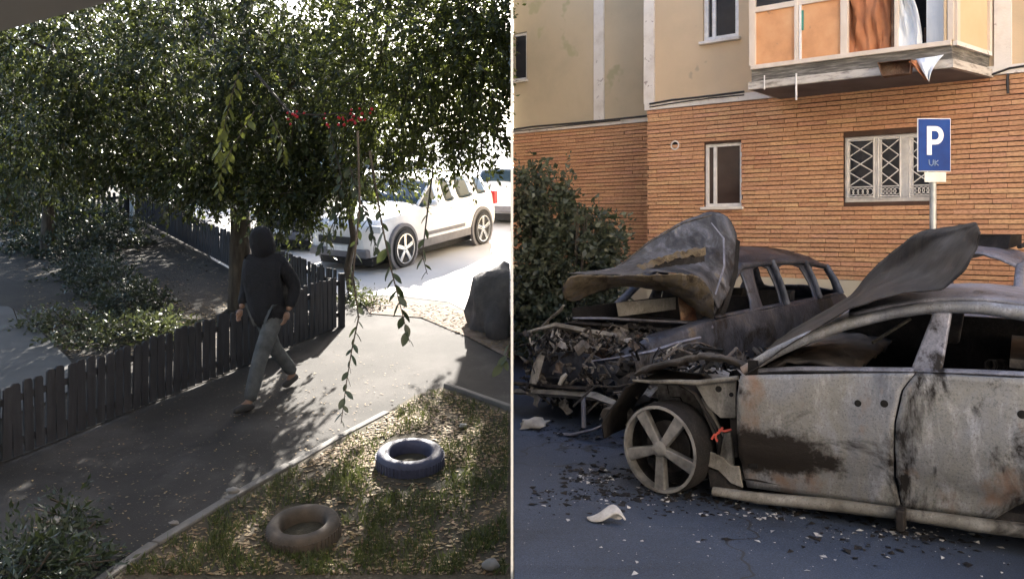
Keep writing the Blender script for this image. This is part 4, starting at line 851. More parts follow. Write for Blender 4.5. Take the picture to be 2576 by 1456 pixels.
H2 = [[(1560, 670, 8.5), (1600, 634, 8.5), (1680, 574, 8.6), (1760, 537, 8.7), (1812, 531, 8.75), (1845, 566, 8.7), (1854, 610, 8.6)],
      [(1530, 682, 8.2), (1590, 658, 8.35), (1670, 618, 8.45), (1750, 596, 8.5), (1800, 598, 8.5), (1834, 630, 8.45), (1847, 670, 8.4)],
      [(1490, 686, 7.95), (1570, 676, 8.1), (1660, 652, 8.3), (1738, 640, 8.35), (1785, 648, 8.3), (1817, 690, 8.2), (1834, 730, 8.2)],
      [(1450, 684, 7.75), (1530, 684, 7.85), (1620, 680, 8.0), (1715, 668, 8.1), (1768, 676, 8.05), (1800, 712, 8.0), (1818, 765, 8.05)],
      [(1414, 690, 7.55), (1500, 690, 7.6), (1600, 692, 7.65), (1690, 684, 7.7), (1755, 690, 7.75), (1788, 728, 7.85), (1806, 790, 7.95)],
      [(1411, 728, 7.6), (1485, 712, 7.68), (1590, 704, 7.72), (1690, 712, 7.76), (1752, 734, 7.82), (1784, 766, 7.92), (1796, 806, 8.0)],
      [(1424, 772, 7.8), (1494, 730, 7.9), (1590, 712, 7.95), (1685, 728, 8.0), (1738, 766, 8.0), (1774, 798, 8.05), (1784, 814, 8.05)]]
m = MB().grid([[at(*q) for q in r_] for r_ in H2[:5]]); ho = m.build('hood', MT['burn_hood_far'], fc, smooth=40, sub=3); crumple(ho, .02, 3.0, .010, 7); ho.modifiers.new('sol', 'SOLIDIFY').thickness = .008
m = MB().grid([[at(*q) for q in r_] for r_ in H2[4:]]); hl = m.build('hood_lip', MT['burn_lip'], fc, smooth=40, sub=3); crumple(hl, .025, 4.0, .014, 9); hl.modifiers.new('sol', 'SOLIDIFY').thickness = .008
def strip(name, top, bot, mat, d0, jit, par=ho):
    n_ = 26; rows = [[at(*interp([(x, y, d0) for x, y in pl_], i / (n_ - 1))) for i in range(n_)] for pl_ in (top, bot)]; m = MB().grid(rows)
    for i in range(len(m.v)): m.v[i] = m.v[i] + Vector((0, 0, jit * random.uniform(-1, 1)))
    m.build(name, MT[mat], par, solid=.008)
strip('tear_shade', [(1632, 672), (1690, 650), (1742, 640), (1772, 640)], [(1636, 678), (1690, 668), (1742, 664), (1772, 658)], 'burn_black', 7.86, .006)  # dark strip stands in for the shade inside the slit
strip('torn_edge', [(1600, 668), (1660, 648), (1715, 632), (1774, 622)], [(1620, 676), (1670, 660), (1720, 648), (1776, 640)], 'burn_lip', 7.84, .016)
strip('folded_edge', [(1852, 600), (1846, 680), (1822, 760), (1800, 820)], [(1862, 606), (1856, 690), (1832, 770), (1808, 826)], 'burn_black', 8.2, .004)
fpoly('hood_rib', [(1560, 668, 8.2), (1640, 604, 8.3), (1720, 560, 8.35), (1790, 542, 8.4)], 'burn_lip', [.008, .016, .016, .010], 6, .6, .012)
fpoly('hood_rib', [(1790, 560, 8.35), (1820, 600, 8.2), (1822, 670, 8.0), (1800, 740, 7.8)], 'burn_grey', [.008, .012, .012, .008], 6, .5, .01)
fpoly('wing_edge', [(1645, 905, 6.9), (1700, 872, 7.0), (1755, 862, 7.1), (1810, 880, 7.25), (1835, 920, 7.35)], 'burn_lip', [.012, .018, .02, .018, .012], 6, .6, .012)
# ------------------------------------------------------------------ third burnt car, only its roof and window posts show
O3 = Vector((3.02, 6.80, 0)); U3 = U2
tc = thing('burnt_car', 'burnt grey car at the far right, mostly hidden behind the nearest car', 'car', O3, math.atan2(U3.y, U3.x))
S3 = car_stations(4.05, 1.50, .80, .95, .98, .2, .66)
car_body(S3, tc, MT['burn_grey'], None, True, False, 5.0)
for x in (.76, 3.4):
    for s_ in (-1, 1): wheel(tc, (x, s_ * .81, .3), (0, s_, 0), .3, .2, MT['burn_black'], MT['burn_dark'], 5, .4, True)
m = MB(); m.obox((.4, -.7, .2), (3.4, 0, 0), (0, 1.4, 0), (0, 0, .05)); m.build('floor_pan', MT['burn_black'], tc, local=True)
m = MB(); m.tube([(1.9, -.56, 1.55), (2.4, -.57, 1.60), (3.2, -.56, 1.585), (3.6, -.55, 1.53)], .022, 6); m.tube([(2.3, -.57, 1.50), (2.3, -.57, 1.6)], .02, 6); m.tube([(3.2, -.57, 1.48), (3.2, -.57, 1.59)], .02, 6); m.jitter(.01, 5); m.build('roof_rack', MT['burn_black'], tc, smooth=60, local=True)
m = MB(); m.box((2.9, .0, 1.60), (.5, .6, .12)); m.jitter(.05, 5); m.build('charred_load', MT['burn_black'], tc, local=True)

# ------------------------------------------------------------------ right side odds and ends
def leaf_mesh(name, cen, size, mat, parent=None, seed=1, up=.25, aspect=.5, dirs=None):
    r_ = np.random.default_rng(seed); cen = np.asarray(cen, float); n = len(cen)
    d = r_.normal(size=(n, 3)); d[:, 2] -= up
    if dirs is not None: d = d * .5 + dirs
    d /= np.linalg.norm(d, axis=1)[:, None] + 1e-9
    q = r_.normal(size=(n, 3)); s_ = np.cross(d, q); s_ /= np.linalg.norm(s_, axis=1)[:, None] + 1e-9
    nrm = np.cross(d, s_); L = size * (.45 + 1.15 * r_.random(n) ** 1.6)[:, None]; w_ = L * aspect * .5
    a = cen; b = cen + d * L * .45 + s_ * w_ + nrm * L * .08; c = cen + d * L; e = cen + d * L * .45 - s_ * w_ + nrm * L * .08
    v = np.stack([a, b, c, e], 1).reshape(-1, 3)
    if parent is not None:
        inv = np.array(MATW.get(parent.name, Matrix()).inverted()); v = v @ inv[:3, :3].T + inv[:3, 3]
    me = bpy.data.meshes.new(name); me.vertices.add(4 * n); me.vertices.foreach_set('co', v.astype(np.float32).ravel())
    me.loops.add(4 * n); me.loops.foreach_set('vertex_index', np.arange(4 * n, dtype=np.int32)); me.polygons.add(n)
    me.polygons.foreach_set('loop_start', np.arange(0, 4 * n, 4, dtype=np.int32)); me.update(calc_edges=True); me.validate()
    return link_mesh(me, name, mat, parent)
def twigs(blobs, per, leaves, seed, droop=.35, tl=.35, shell=.45):
    r_ = np.random.default_rng(seed); out = []; dirs = []; lines = []
    for (c, rad, wt) in blobs:
        k = int(per * wt); c = np.array(c); rad = np.array(rad)
        g = r_.normal(size=(k, 3)); g /= np.linalg.norm(g, axis=1)[:, None]
        rr = shell + (1 - shell) * r_.random(k) ** .6; p = c + g * rad * rr[:, None] * (1 + .18 * r_.normal(size=(k, 1)))
        dd = g * .6 + r_.normal(size=(k, 3)) * .5; dd[:, 2] -= droop; dd /= np.linalg.norm(dd, axis=1)[:, None]
        t = r_.random((k, leaves)); L = tl * r_.uniform(.5, 1.4, (k, 1))
        q = p[:, None, :] + dd[:, None, :] * (t * L)[:, :, None] + np.array([0, 0, -.22]) * ((t * L) ** 2)[:, :, None] + r_.normal(size=(k, leaves, 3)) * .025
        out.append(q.reshape(-1, 3)); dirs.append(np.repeat(dd, leaves, 0)); lines += [(Vector(p[i] - dd[i] * .25), Vector(p[i] + dd[i] * L[i, 0] * .8)) for i in range(0, k, 5)]
    return np.concatenate(out), np.concatenate(dirs), lines
# shrub by the brick wall
bc = at(1370, 640, 10.6); bsr = thing('leafy_bush', 'grey green leafy bush growing against the brick wall', 'bush', Vector((bc.x, 10.6, 0)))
blobs = [((.75, 10.7, 1.35), (.55, .45, .55), 1), ((.35, 10.5, 1.0), (.3, .4, .7), 1), ((1.1, 10.9, 1.0), (.28, .3, .5), .8), ((.5, 10.8, 1.9), (.30, .3, .42), .8), ((.7, 10.5, .6), (.5, .4, .5), 1), ((.22, 10.6, 2.2), (.16, .2, .3), .4), ((1.1, 10.9, 1.6), (.2, .2, .3), .4)]
q, dr, ln = twigs(blobs, 330, 11, 21, .2, .3); k_ = q[:, 0] > .05; leaf_mesh('foliage', q[k_], .075, MT['leaf_grey'], bsr, 5, .2, .55, dr[k_])
m = MB()
for k in range(14): a = random.uniform(0, 6.28); m.tube([(.65 + .12 * math.cos(a), 10.6 + .12 * math.sin(a), 0), (.65 + .3 * math.cos(a), 10.65 + .2 * math.sin(a), .8), (.65 + .45 * math.cos(a), 10.7 + .3 * math.sin(a), 1.6 + .4 * random.random())], [.025, .016, .006], 5)
m.build('stems', MT['bark'], bsr)
m = MB(); rows = []
for j in range(8):
    z = .02 + 1.0 * j / 7; w_ = .085 + .012 * j / 7 + (.006 if j % 3 == 1 else 0); rows.append([Vector((.125 + w_ * math.cos(t), 11.3 + w_ * math.sin(t), z)) for t in np.linspace(0, 2 * math.pi, 25)])
m.grid(rows); m.lathe((.125, 11.3, 1.02), (0, 0, 1), [(.1, 0), (.1, .02), (.06, .06), (.02, .07)], 20)
o = m.build('plastic_barrel', MT['bin_blue'], smooth=40); setp(o, 'slim pale blue plastic barrel half hidden by the bush', 'barrel')
# litter on the asphalt
m = MB(); g = lambda x, y, h=0.0: (lambda d: Vector((at(x, y, d).x, d, h)))((CZ) * F / (y - HY))
rows = [[g(1478, 1306, .01), g(1500, 1310, .02), g(1530, 1314, .03), g(1548, 1318, .02)], [g(1480, 1310, .012), g(1502, 1315, .05), g(1535, 1308, .10), g(1556, 1322, .04)], [g(1484, 1314, .01), g(1508, 1320, .03), g(1545, 1300, .13), g(1572, 1316, .05)], [g(1490, 1316, .008), g(1520, 1322, .02), g(1552, 1318, .08), g(1578, 1322, .02)]]
m.grid(rows); m.jitter(.02, 14); o = m.build('crumpled_scrap', MT['ash'], smooth=50, solid=.006, sub=2); setp(o, 'crumpled pale metal scrap lying alone on the dark asphalt', 'debris')
m = MB(); pc = g(1345, 1078); m.ball(pc + Vector((0, 0, .045)), .085, 14, (1.5, .7, .5), .8); m.jitter(.02, 12)
o = m.build('melted_plastic', MT['plastic_white'], smooth=60); setp(o, 'lump of melted white plastic under the gutted engine bay', 'debris')
def flakes(name, spots, n, mat, size, seed, zf=lambda x, y: 0.0, lift=.004):
    r_ = np.random.default_rng(seed); vs = []; fs = []
    for k in range(n):
        sx, sy, rx, ry = spots[r_.integers(len(spots))]; x = sx + r_.normal() * rx; y = sy + r_.normal() * ry
        if x < .06 and sx > 0: continue
        if x > -.06 and sx < 0: continue
        L = size * (.35 + r_.random() ** 3 * 2.2); a = r_.random() * 6.28; h = L * (.1 + .5 * r_.random()); o = len(vs); z = zf(x, y) + lift
        ct, st_ = math.cos(a), math.sin(a)
        for (p, q_, zz) in ((-1, -.4, 0), (.2, -.7, h * .4), (1, .1, 0), (.1, .6, h)): vs.append((x + L * (p * ct - q_ * st_), y + L * (p * st_ + q_ * ct), z + zz))
        fs += [(o, o + 1, o + 3), (o + 1, o + 2, o + 3), (o, o + 3, o + 2), (o, o + 2, o + 1)]
    me = bpy.data.meshes.new(name); me.from_pydata(vs, [], fs); return link_mesh(me, name, mat)
w0 = g(1500, 1200); w1 = g(1660, 1265); w2 = g(1900, 1295); w3 = g(2250, 1345); w4 = g(1620, 1250)
fl_ = flakes('ash_flakes', [(w0.x, w0.y, .09, .12), (w1.x, w1.y, .25, .06), (w2.x, w2.y, .25, .07), (w3.x, w3.y, .2, .06), (1.0, 5.0, .6, .5), (2.0, 4.4, .6, .5), (w4.x, w4.y, .3, .08)], 520, MT['ash'], .010, 3); setp(fl_, 'pale ash flakes scattered on the asphalt round the burnt cars', 'ash', kind='stuff')
c2 = flakes('char_crumbs', [(w0.x, w0.y, .16, .2), (w1.x, w1.y + .1, .5, .12), (w2.x, w2.y + .1, .5, .12), (w3.x, w3.y, .5, .2), (.6, 7, .4, .3), (w4.x, w4.y, .4, .1)], 1500, MT['burn_black'], .016, 4); setp(c2, 'black charred crumbs on the asphalt under the burnt cars', 'debris', kind='stuff')
a3 = flakes('grit', [(2.0, 4.6, 1.3, .8), (.8, 5.2, .5, .7)], 500, MT['ash'], .004, 9); setp(a3, 'fine pale grit on the dark asphalt', 'grit', kind='stuff')
# ------------------------------------------------------------------ YARD (left of the board)
TILT = math.atan(SLOPE)
def yard_thing(name, label, cat, x, y, rotz=0.0, group=None, dz=0.0):
    M_ = Matrix.Translation((x, y, zg(y) + dz)) @ Matrix.Rotation(TILT, 4, 'X') @ Matrix.Rotation(rotz, 4, 'Z')
    o = bpy.data.objects.new(name, None); COL.objects.link(o); o.matrix_world = M_; o.location = M_.to_translation(); o.rotation_euler = M_.to_euler(); o.empty_display_size = .2
    MATW[o.name] = M_; return setp(o, label, cat, group)
def poly_on_yard(name, px, mat, lift, kind='structure'): return sheet(name, [LG(x, y) for x, y in px], mat, kind, lift)
poly_on_yard('road', [(560, 690), (700, 735), (880, 742), (1010, 745), (1130, 760), (1284, 842), (1286, 330), (700, 330), (300, 330)], MT['parking'], .006)
poly_on_yard('verge', [(905, 750), (1010, 752), (1130, 764), (1284, 850), (1284, 905), (1180, 850), (1060, 800), (930, 790)], MT['litter_soil'], .012)
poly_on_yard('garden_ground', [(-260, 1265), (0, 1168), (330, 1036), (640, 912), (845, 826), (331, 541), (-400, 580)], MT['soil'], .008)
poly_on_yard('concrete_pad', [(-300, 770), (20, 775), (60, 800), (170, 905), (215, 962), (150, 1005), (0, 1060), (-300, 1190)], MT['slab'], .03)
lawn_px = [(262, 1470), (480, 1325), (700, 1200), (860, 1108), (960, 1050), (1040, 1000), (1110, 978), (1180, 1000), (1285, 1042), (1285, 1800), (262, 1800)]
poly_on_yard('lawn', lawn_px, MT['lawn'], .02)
# kerb stones
def kerb(name, px, wid, hgt, label):
    pts = [LG(x, y) for x, y in px]; root = bpy.data.objects.new(name, None); COL.objects.link(root); root.location = pts[0]; MATW[root.name] = Matrix.Translation(pts[0]); setp(root, label, kind='structure')
    # resample to stones
    tot = [0.0]
    for a, b in zip(pts, pts[1:]): tot.append(tot[-1] + (b - a).length)
    n = max(1, int(tot[-1] / .62))
    def pos(s_):
        for i in range(len(pts) - 1):
            if s_ <= tot[i + 1] + 1e-6: return pts[i].lerp(pts[i + 1], (s_ - tot[i]) / (tot[i + 1] - tot[i]))
        return pts[-1]
    for k in range(n):
        a = pos(tot[-1] * k / n); b = pos(tot[-1] * (k + 1) / n); d = b - a; sd_ = Vector((-d.y, d.x, 0)).normalized(); a = a + d * .008; d = d * .984
        h = hgt + random.uniform(-.008, .008); m = MB(); m.obox(a - sd_ * wid / 2 - Vector((0, 0, .08)), d, sd_ * wid, Vector((random.uniform(-.004, .004), 0, h + .08))); m.build('kerb_stone', MT['kerb'], root, bevel=.012)
kerb('kerb', [(180, 1520), (262, 1458), (480, 1316), (700, 1192), (860, 1100), (975, 1040)], .085, .035, 'pale concrete kerb along the worn lawn')
kerb('kerb', [(1120, 974), (1180, 990), (1290, 1034)], .08, .05, 'short pale kerb at the right edge of the lawn')

# fences
def fence(label, base_px, top_px, pitch, width, mat, seed, post_px=None, post_mat=None, group='picket fences round the garden'):
    B = [LG(x, y) for x, y in base_px]
    root = thing('picket_fence', label, 'fence', B[0], group=group); r_ = random.Random(seed)
    H = []
    for b, (tx, ty) in zip(B, top_px): H.append(at(tx, ty, b.y).z - b.z)
    seg = [(B[i], B[i + 1], H[i], H[i + 1]) for i in range(len(B) - 1)]
    for a, b, ha, hb in seg:
        d = b - a; L = Vector((d.x, d.y, 0)).length; dh = Vector((d.x, d.y, 0)).normalized(); nn = Vector((-dh.y, dh.x, 0)); n = int(L / pitch)
        if nn.y > 0: nn = -nn
        for k in range(n):
            t = (k + .5) / n; p = a.lerp(b, t); h = (ha + (hb - ha) * t) * r_.uniform(.965, 1.03); w_ = width * r_.uniform(.92, 1.05); le = dh * r_.uniform(-.02, .02) + nn * r_.uniform(-.012, .012)
            m = MB(); z0 = Vector((0, 0, .03)); q = [p - dh * w_ / 2 + z0, p + dh * w_ / 2 + z0, p + dh * w_ / 2 + le + Vector((0, 0, h - w_ * .25)), p + dh * w_ * .28 + le + Vector((0, 0, h)), p - dh * w_ * .28 + le + Vector((0, 0, h)), p - dh * w_ / 2 + le + Vector((0, 0, h - w_ * .25))]
            m.prism([v + nn * .016 for v in q], -nn * .02); m.build('picket', mat, root)
        for f in (.22, .78):
            m = MB(); m.prism([a + Vector((0, 0, ha * f - .03)) - nn * .005, a + Vector((0, 0, ha * f + .03)) - nn * .005, b + Vector((0, 0, hb * f + .03)) - nn * .005, b + Vector((0, 0, hb * f - .03)) - nn * .005], -nn * .035); m.build('rail', mat, root)
        np_ = max(1, int(L / 2.2))
        for k in range(np_ + 1):
            p = a.lerp(b, k / np_); h = ha + (hb - ha) * k / np_; m = MB(); m.obox(p - dh * .035 - nn * .12, dh * .07, nn * .075, Vector((0, 0, h * .96))); m.build('post', mat, root)
    return root
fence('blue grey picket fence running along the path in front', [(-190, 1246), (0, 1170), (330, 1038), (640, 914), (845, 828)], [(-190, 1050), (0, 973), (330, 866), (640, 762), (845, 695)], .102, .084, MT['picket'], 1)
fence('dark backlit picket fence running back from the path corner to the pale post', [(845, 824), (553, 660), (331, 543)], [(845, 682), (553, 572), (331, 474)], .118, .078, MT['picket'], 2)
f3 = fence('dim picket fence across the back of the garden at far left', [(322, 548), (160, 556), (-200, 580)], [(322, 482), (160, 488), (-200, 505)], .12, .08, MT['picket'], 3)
p = LG(326, 590); m = MB(); m.obox(p, (.09, 0, 0), (0, .09, 0), (0, 0, 1.15)); m.obox(p + Vector((-.01, -.01, 1.15)), (.11, 0, 0), (0, .11, 0), (0, 0, .03)); o = m.build('gate_post', MT['post_white'], bevel=.008); setp(o, 'slim pale blue post at the back corner of the garden', 'post')

# tyres
def tyre(px, py, r_, h, mat, label, tilt, sink):
    c = LG(px, py); o_ = yard_thing('tyre', label, 'tyre', c.x, c.y, dz=-sink, group='old tyres laid on the lawn'); o_.rotation_euler.rotate_axis('X', tilt[0]); o_.rotation_euler.rotate_axis('Y', tilt[1])
    ri = r_ * .60; pr = []
    for k in range(22):
        t = 2 * math.pi * k / 22; cx_, cz_ = math.cos(t), math.sin(t); e = .62
        pr.append(((r_ + ri) / 2 + (r_ - ri) / 2 * math.copysign(abs(cx_) ** e, cx_), h / 2 + h / 2 * math.copysign(abs(cz_) ** .72, cz_)))
    m = MB(); m.lathe((0, 0, 0), (0, 0, 1), pr, 48, True); m.build('casing', mat, o_, smooth=70, local=True)
    m = MB()
    for k in range(54):
        t = 2 * math.pi * k / 54; q = Matrix.Rotation(t, 3, 'Z')
        m.box(q @ Vector((r_ * .992, 0, h * .5)), (.014, r_ * .065, h * .5), q)
    m.build('tread', mat, o_, local=True, kind='stuff')
    m = MB(); m.lathe((0, 0, h), (0, 0, 1), [(ri + .02, -.012), (ri + .035, .0), (ri + .05, -.004), (ri + .03, -.02)], 40, True); m.build('bead', mat, o_, smooth=60, local=True)
    m = MB(); m.lathe((0, 0, sink + .03), (0, 0, 1), [(ri + .03, 0), (ri * .5, .02), (.01, .025)], 24); m.jitter(.015, 8); m.build('soil_inside', MT['lawn'], o_, smooth=60, local=True)
tyre(1032, 1172, .285, .165, MT['rubber_blue'], 'blue grey painted tyre lying on the leafy lawn', (.03, .02), .02)
tyre(766, 1352, .255, .155, MT['rubber_brown'], 'dusty brown tyre lying on the lawn by the kerb', (.05, -.03), .02)
# rock at the right edge
c = LG(1262, 842); m = MB(); m.ball((-.12, c.y + .45, zg(c.y) + .2), .80, 34, (.62, .9, .82), .35); m.jitter(.09, 2.2); m.jitter(.025, 11)
for i, v in enumerate(m.v): m.v[i] = Vector((min(v.x, -.03), v.y, v.z))
o = m.build('boulder', MT['rock'], smooth=60); setp(o, 'dark rounded boulder at the edge of the bright road', 'boulder')

# ------------------------------------------------------------------ intact cars
def intact_car(name, label, root_xy, Udir, S, paint, hw, r_, axles, rim, group=None, clad=None, rails=False, tail_red=True, yaw=None):
    rz = math.atan2(Udir[1], Udir[0]); o_ = yard_thing(name, label, 'car', root_xy[0], root_xy[1], rz, group)
    car_body(S, o_, paint, MT['car_glass'])
    for x in axles:
        for s_ in (-1, 1):
            m = MB(); m.lathe((x, s_ * (hw - .05), r_ + .02), (0, s_, 0), [(r_ + .10, 0), (r_ + .10, .062), (r_ + .04, .068), (r_ + .04, .055)], 28); m.build('wheel_arch', clad or MT['cladding'], o_, smooth=40, local=True)
            m = MB(); m.lathe((x, s_ * (hw - .03), r_ + .02), (0, s_, 0), [(r_ + .04, 0), (r_ + .04, .038)], 28); m.build('arch_shade_disc', MT['rubber'], o_, local=True)  # dark disc stands in for the shaded hollow of the arch
            wheel(o_, (x, s_ * (hw + .045), r_), (0, s_, 0), r_, .2, MT['rubber'], rim, 5, .3)
    L = S[-1][0]; zb = S[4][1]
    for s_ in (-1, 1):
        m = MB(); m.obox((axles[0] + r_ + .1, s_ * (hw * .97) - .012, zb - .02), (axles[1] - axles[0] - 2 * r_ - .2, 0, 0), (0, .03, 0), (0, 0, .16)); m.build('sill_cladding', clad or MT['cladding'], o_, local=True, bevel=.01)
        m = MB(); m.obox((axles[0] + r_ + .4, s_ * hw - .01, .5), (1.5, 0, 0), (0, .02, 0), (0, 0, .07)); m.build('door_moulding', clad or MT['cladding'], o_, local=True, bevel=.008)
        bz = S[4][3]
        m = MB(); m.ball((S[4][0] + .25, s_ * (hw + .07), bz + .07), .1, 10, (.7, 1.0, .7)); m.build('mirror', paint, o_, smooth=60, local=True)
        m = MB(); m.obox((S[1][0] - .02, s_ * S[1][5] * .98 - .16, S[1][3] - .1), (.22, 0, 0), (0, .32, 0), (0, 0, .13)); m.build('headlight', MT['lamp_clear'], o_, local=True, bevel=.02)
        if tail_red: m = MB(); m.obox((L - .2, s_ * S[-3][5] * .93 - .06, S[-3][3] - .28), (.16, 0, 0), (0, .12, 0), (0, 0, .3)); m.build('tail_light', MT['lamp_red'], o_, local=True, bevel=.02)
        for xx in (S[7][0] - .25, S[9][0] - .3): m = MB(); m.obox((xx, s_ * (hw * .985) - .01, bz - .13), (.2, 0, 0), (0, .03, 0), (0, 0, .03)); m.build('door_handle', paint, o_, local=True, bevel=.006)
        if rails: m = MB(); zt = S[7][4]; m.tube([(S[6][0], s_ * S[7][6] * .95, zt), (S[6][0] + .1, s_ * S[7][6] * .95, zt + .06), (S[10][0], s_ * S[7][6] * .94, zt + .05), (S[10][0] + .15, s_ * S[7][6] * .92, zt - .02)], .022, 8); m.build('roof_rail', MT['cladding'], o_, smooth=60, local=True)
    m = MB(); m.obox((-.03, -.45, .52), (.06, 0, 0), (0, .9, 0), (0, 0, .13)); m.build('grille', MT['rubber'], o_, local=True, bevel=.01)
    m = MB(); m.obox((-.05, -.66, .28), (.16, 0, 0), (0, 1.32, 0), (0, 0, .16)); m.build('bumper', clad or MT['cladding'], o_, local=True, bevel=.03)
    m = MB(); m.obox((L - .1, -.66, .34), (.16, 0, 0), (0, 1.32, 0), (0, 0, .16)); m.build('bumper', clad or MT['cladding'], o_, local=True, bevel=.03)
    m = MB(); m.obox((-.062, -.24, .40), (.012, 0, 0), (0, .48, 0), (0, 0, .1)); m.build('number_plate', MT['sign_white'], o_, local=True)
    m = MB(); m.obox((.2, -.6, .1), (L - .5, 0, 0), (0, 1.2, 0), (0, 0, .2)); m.build('underbody', MT['rubber'], o_, local=True)
    return o_
US = Vector((.46, .888, 0)).normalized(); WS = Vector((-US.y, US.x, 0)); hwS = .86
FWp = LG(1018, 672); rt_ = FWp + WS * hwS - US * .86
SS = car_stations(4.72, 1.62, hwS, 1.06, 1.08, .3, .84)
intact_car('parked_car', 'white crossover car with roof rails parked on the bright road', (rt_.x, rt_.y), US, SS, MT['car_white'], hwS, .36, (.86, 3.86), MT['chrome'], 'cars parked beyond the fence', None, True)
SB = car_stations(4.4, 1.5, .84, .98, 1.0, .24, .72)
intact_car('parked_car', 'dark car behind the leaves, left of the white crossover', (-4.75, 17.4), (.30, .954), SB, MT['car_dark'], .84, .32, (.8, 3.4), MT['chrome'], 'cars parked beyond the fence')
intact_car('parked_car', 'silver car with a pale windscreen behind the white crossover', (-5.1, 22.5), (.50, .866), SB, MT['car_silver'], .84, .32, (.8, 3.4), MT['chrome'], 'cars parked beyond the fence')
intact_car('parked_car', 'pale blue car farthest back on the road', (-8.2, 29.5), (.52, .854), SB, MT['car_blue'], .84, .32, (.8, 3.4), MT['chrome'], 'cars parked beyond the fence')
intact_car('parked_car', 'white car with red tail light showing past the crossover', (.75, 25.6), (-.25, -.968), SB, MT['car_white'], .84, .32, (.8, 3.4), MT['chrome'], 'cars parked beyond the fence')

# ------------------------------------------------------------------ person walking on the path
fa, fb = LG(622, 1036), LG(733, 972); mid = (fa + fb) / 2
pr = thing('person', 'person in dark hooded jacket and pale jeans striding along the path by the fence', 'person', (mid.x, mid.y, mid.z), 0.0)
La, Lb = fa - mid, fb - mid; fwd = (La - Lb); fwd.z = 0; fwd.normalize(); rgt = Vector((-fwd.y, fwd.x, 0))   # rgt: the walker's left hand side
def sk(name, V, E, mat, root=0, sub=2, extra=None):
    me = bpy.data.meshes.new(name); me.from_pydata([tuple(v[0]) for v in V], E, []); o = link_mesh(me, name, mat, pr)
    md = o.modifiers.new('skin', 'SKIN'); md.use_smooth_shade = True; sv = me.skin_vertices[0].data
    for i, v in enumerate(V):
        r_ = v[1]; sv[i].radius = r_ if isinstance(r_, tuple) else (r_, r_)
    sv[root].use_root = True
    s2 = o.modifiers.new('sub', 'SUBSURF'); s2.levels = sub; s2.render_levels = sub
    dg = bpy.context.evaluated_depsgraph_get(); ev = bpy.data.meshes.new_from_object(o.evaluated_get(dg)); o.modifiers.clear(); o.data = ev
    if not ev.materials: ev.materials.append(mat)
    ev.shade_smooth(); return o
def L3(f, l, z): return fwd * f + rgt * l + Vector((0, 0, z))
pel = L3(.02, 0, .94); hipA, hipB = L3(.03, .095, .90), L3(.01, -.095, .90)
sideA = 1 if La.dot(rgt) >= Lb.dot(rgt) else -1
SCALE_P = .96
ankA = La + Vector((0, 0, .09)) - fwd * .03; ankB = Lb + Vector((0, 0, .15)) - fwd * .04
hA, hB = (hipA, hipB)
kneeA = (hA + ankA) / 2 + fwd * .05; kneeB = (hB + ankB) / 2 + fwd * .10 + Vector((0, 0, -.02))
toeA = La + fwd * .15 + Vector((0, 0, .05)); toeB = Lb + fwd * .10 + Vector((0, 0, .04))
ch, nk, hd, ht = L3(.08, 0, 1.30), L3(.12, 0, 1.50), L3(.15, 0, 1.62), L3(.16, 0, 1.74)
shl, shr = L3(.08, .19, 1.42), L3(.08, -.19, 1.42); ell, elr = L3(-.05, .27, 1.15), L3(.0, -.27, 1.15); wrl, wrr = L3(.06, .25, .92), L3(.16, -.24, .94)
body = sk('body', [(pel, .13), (L3(.05, 0, 1.12), .12), (ch, .13), (nk, .055), (hd, .082), (ht, .075), (shl, .05), (ell, .042), (wrl, .03), (shr, .05), (elr, .042), (wrr, .03), (hA, .085), (kneeA, .058), (ankA, .04), (toeA, .032), (hB, .085), (kneeB, .058), (ankB, .04), (toeB, .032)],
          [(0, 1), (1, 2), (2, 3), (3, 4), (4, 5), (2, 6), (6, 7), (7, 8), (2, 9), (9, 10), (10, 11), (0, 12), (12, 13), (13, 14), (14, 15), (0, 16), (16, 17), (17, 18), (18, 19)], MT['skin'])
sk('jacket', [(L3(.02, 0, .70), (.225, .19)), (L3(.04, 0, 1.02), (.215, .175)), (ch, (.225, .175)), (L3(.10, 0, 1.44), (.15, .12)), (shl, .095), (ell, .078), (wrl.lerp(ell, .1), .058), (shr, .095), (elr, .078), (wrr.lerp(elr, .1), .058)],
   [(0, 1), (1, 2), (2, 3), (2, 4), (4, 5), (5, 6), (2, 7), (7, 8), (8, 9)], MT['jacket'], 0)
hood = sk('hood', [(L3(.06, 0, 1.46), .13), (L3(.14, 0, 1.60), .14), (L3(.17, 0, 1.71), .13), (L3(.14, 0, 1.80), .06)], [(0, 1), (1, 2), (2, 3)], MT['jacket'], 0)
sk('trousers', [(L3(.02, 0, .95), (.16, .13)), (hA, .11), (kneeA, .083), (ankA - Vector((0, 0, .01)), .072), (hB, .11), (kneeB, .083), (ankB - Vector((0, 0, .01)), .072)], [(0, 1), (1, 2), (2, 3), (0, 4), (4, 5), (5, 6)], MT['jeans'], 0)
for a_, t_, heel in ((ankA, toeA, La - fwd * .09 + Vector((0, 0, .045))), (ankB, toeB, Lb - fwd * .10 + Vector((0, 0, .10)))):
    sk('shoe', [(heel, .042), ((heel + t_) / 2 + Vector((0, 0, .01)), .05), (t_, .042), (t_ + fwd * .06, .03)], [(0, 1), (1, 2), (2, 3)], MT['shoe'], 0)
face = L3(.205, 0, 1.61)
for l in (-.032, .032): m = MB(); m.ball(Vector(mid) + face + rgt * l + Vector((0, 0, .02)), .011, 8); m.build('eye', MT['rubber'], pr)
m = MB(); m.ball(Vector(mid) + face + fwd * .012 + Vector((0, 0, -.015)), .018, 8, (.8, .8, 1.4)); m.build('nose', MT['skin'], pr, smooth=60)
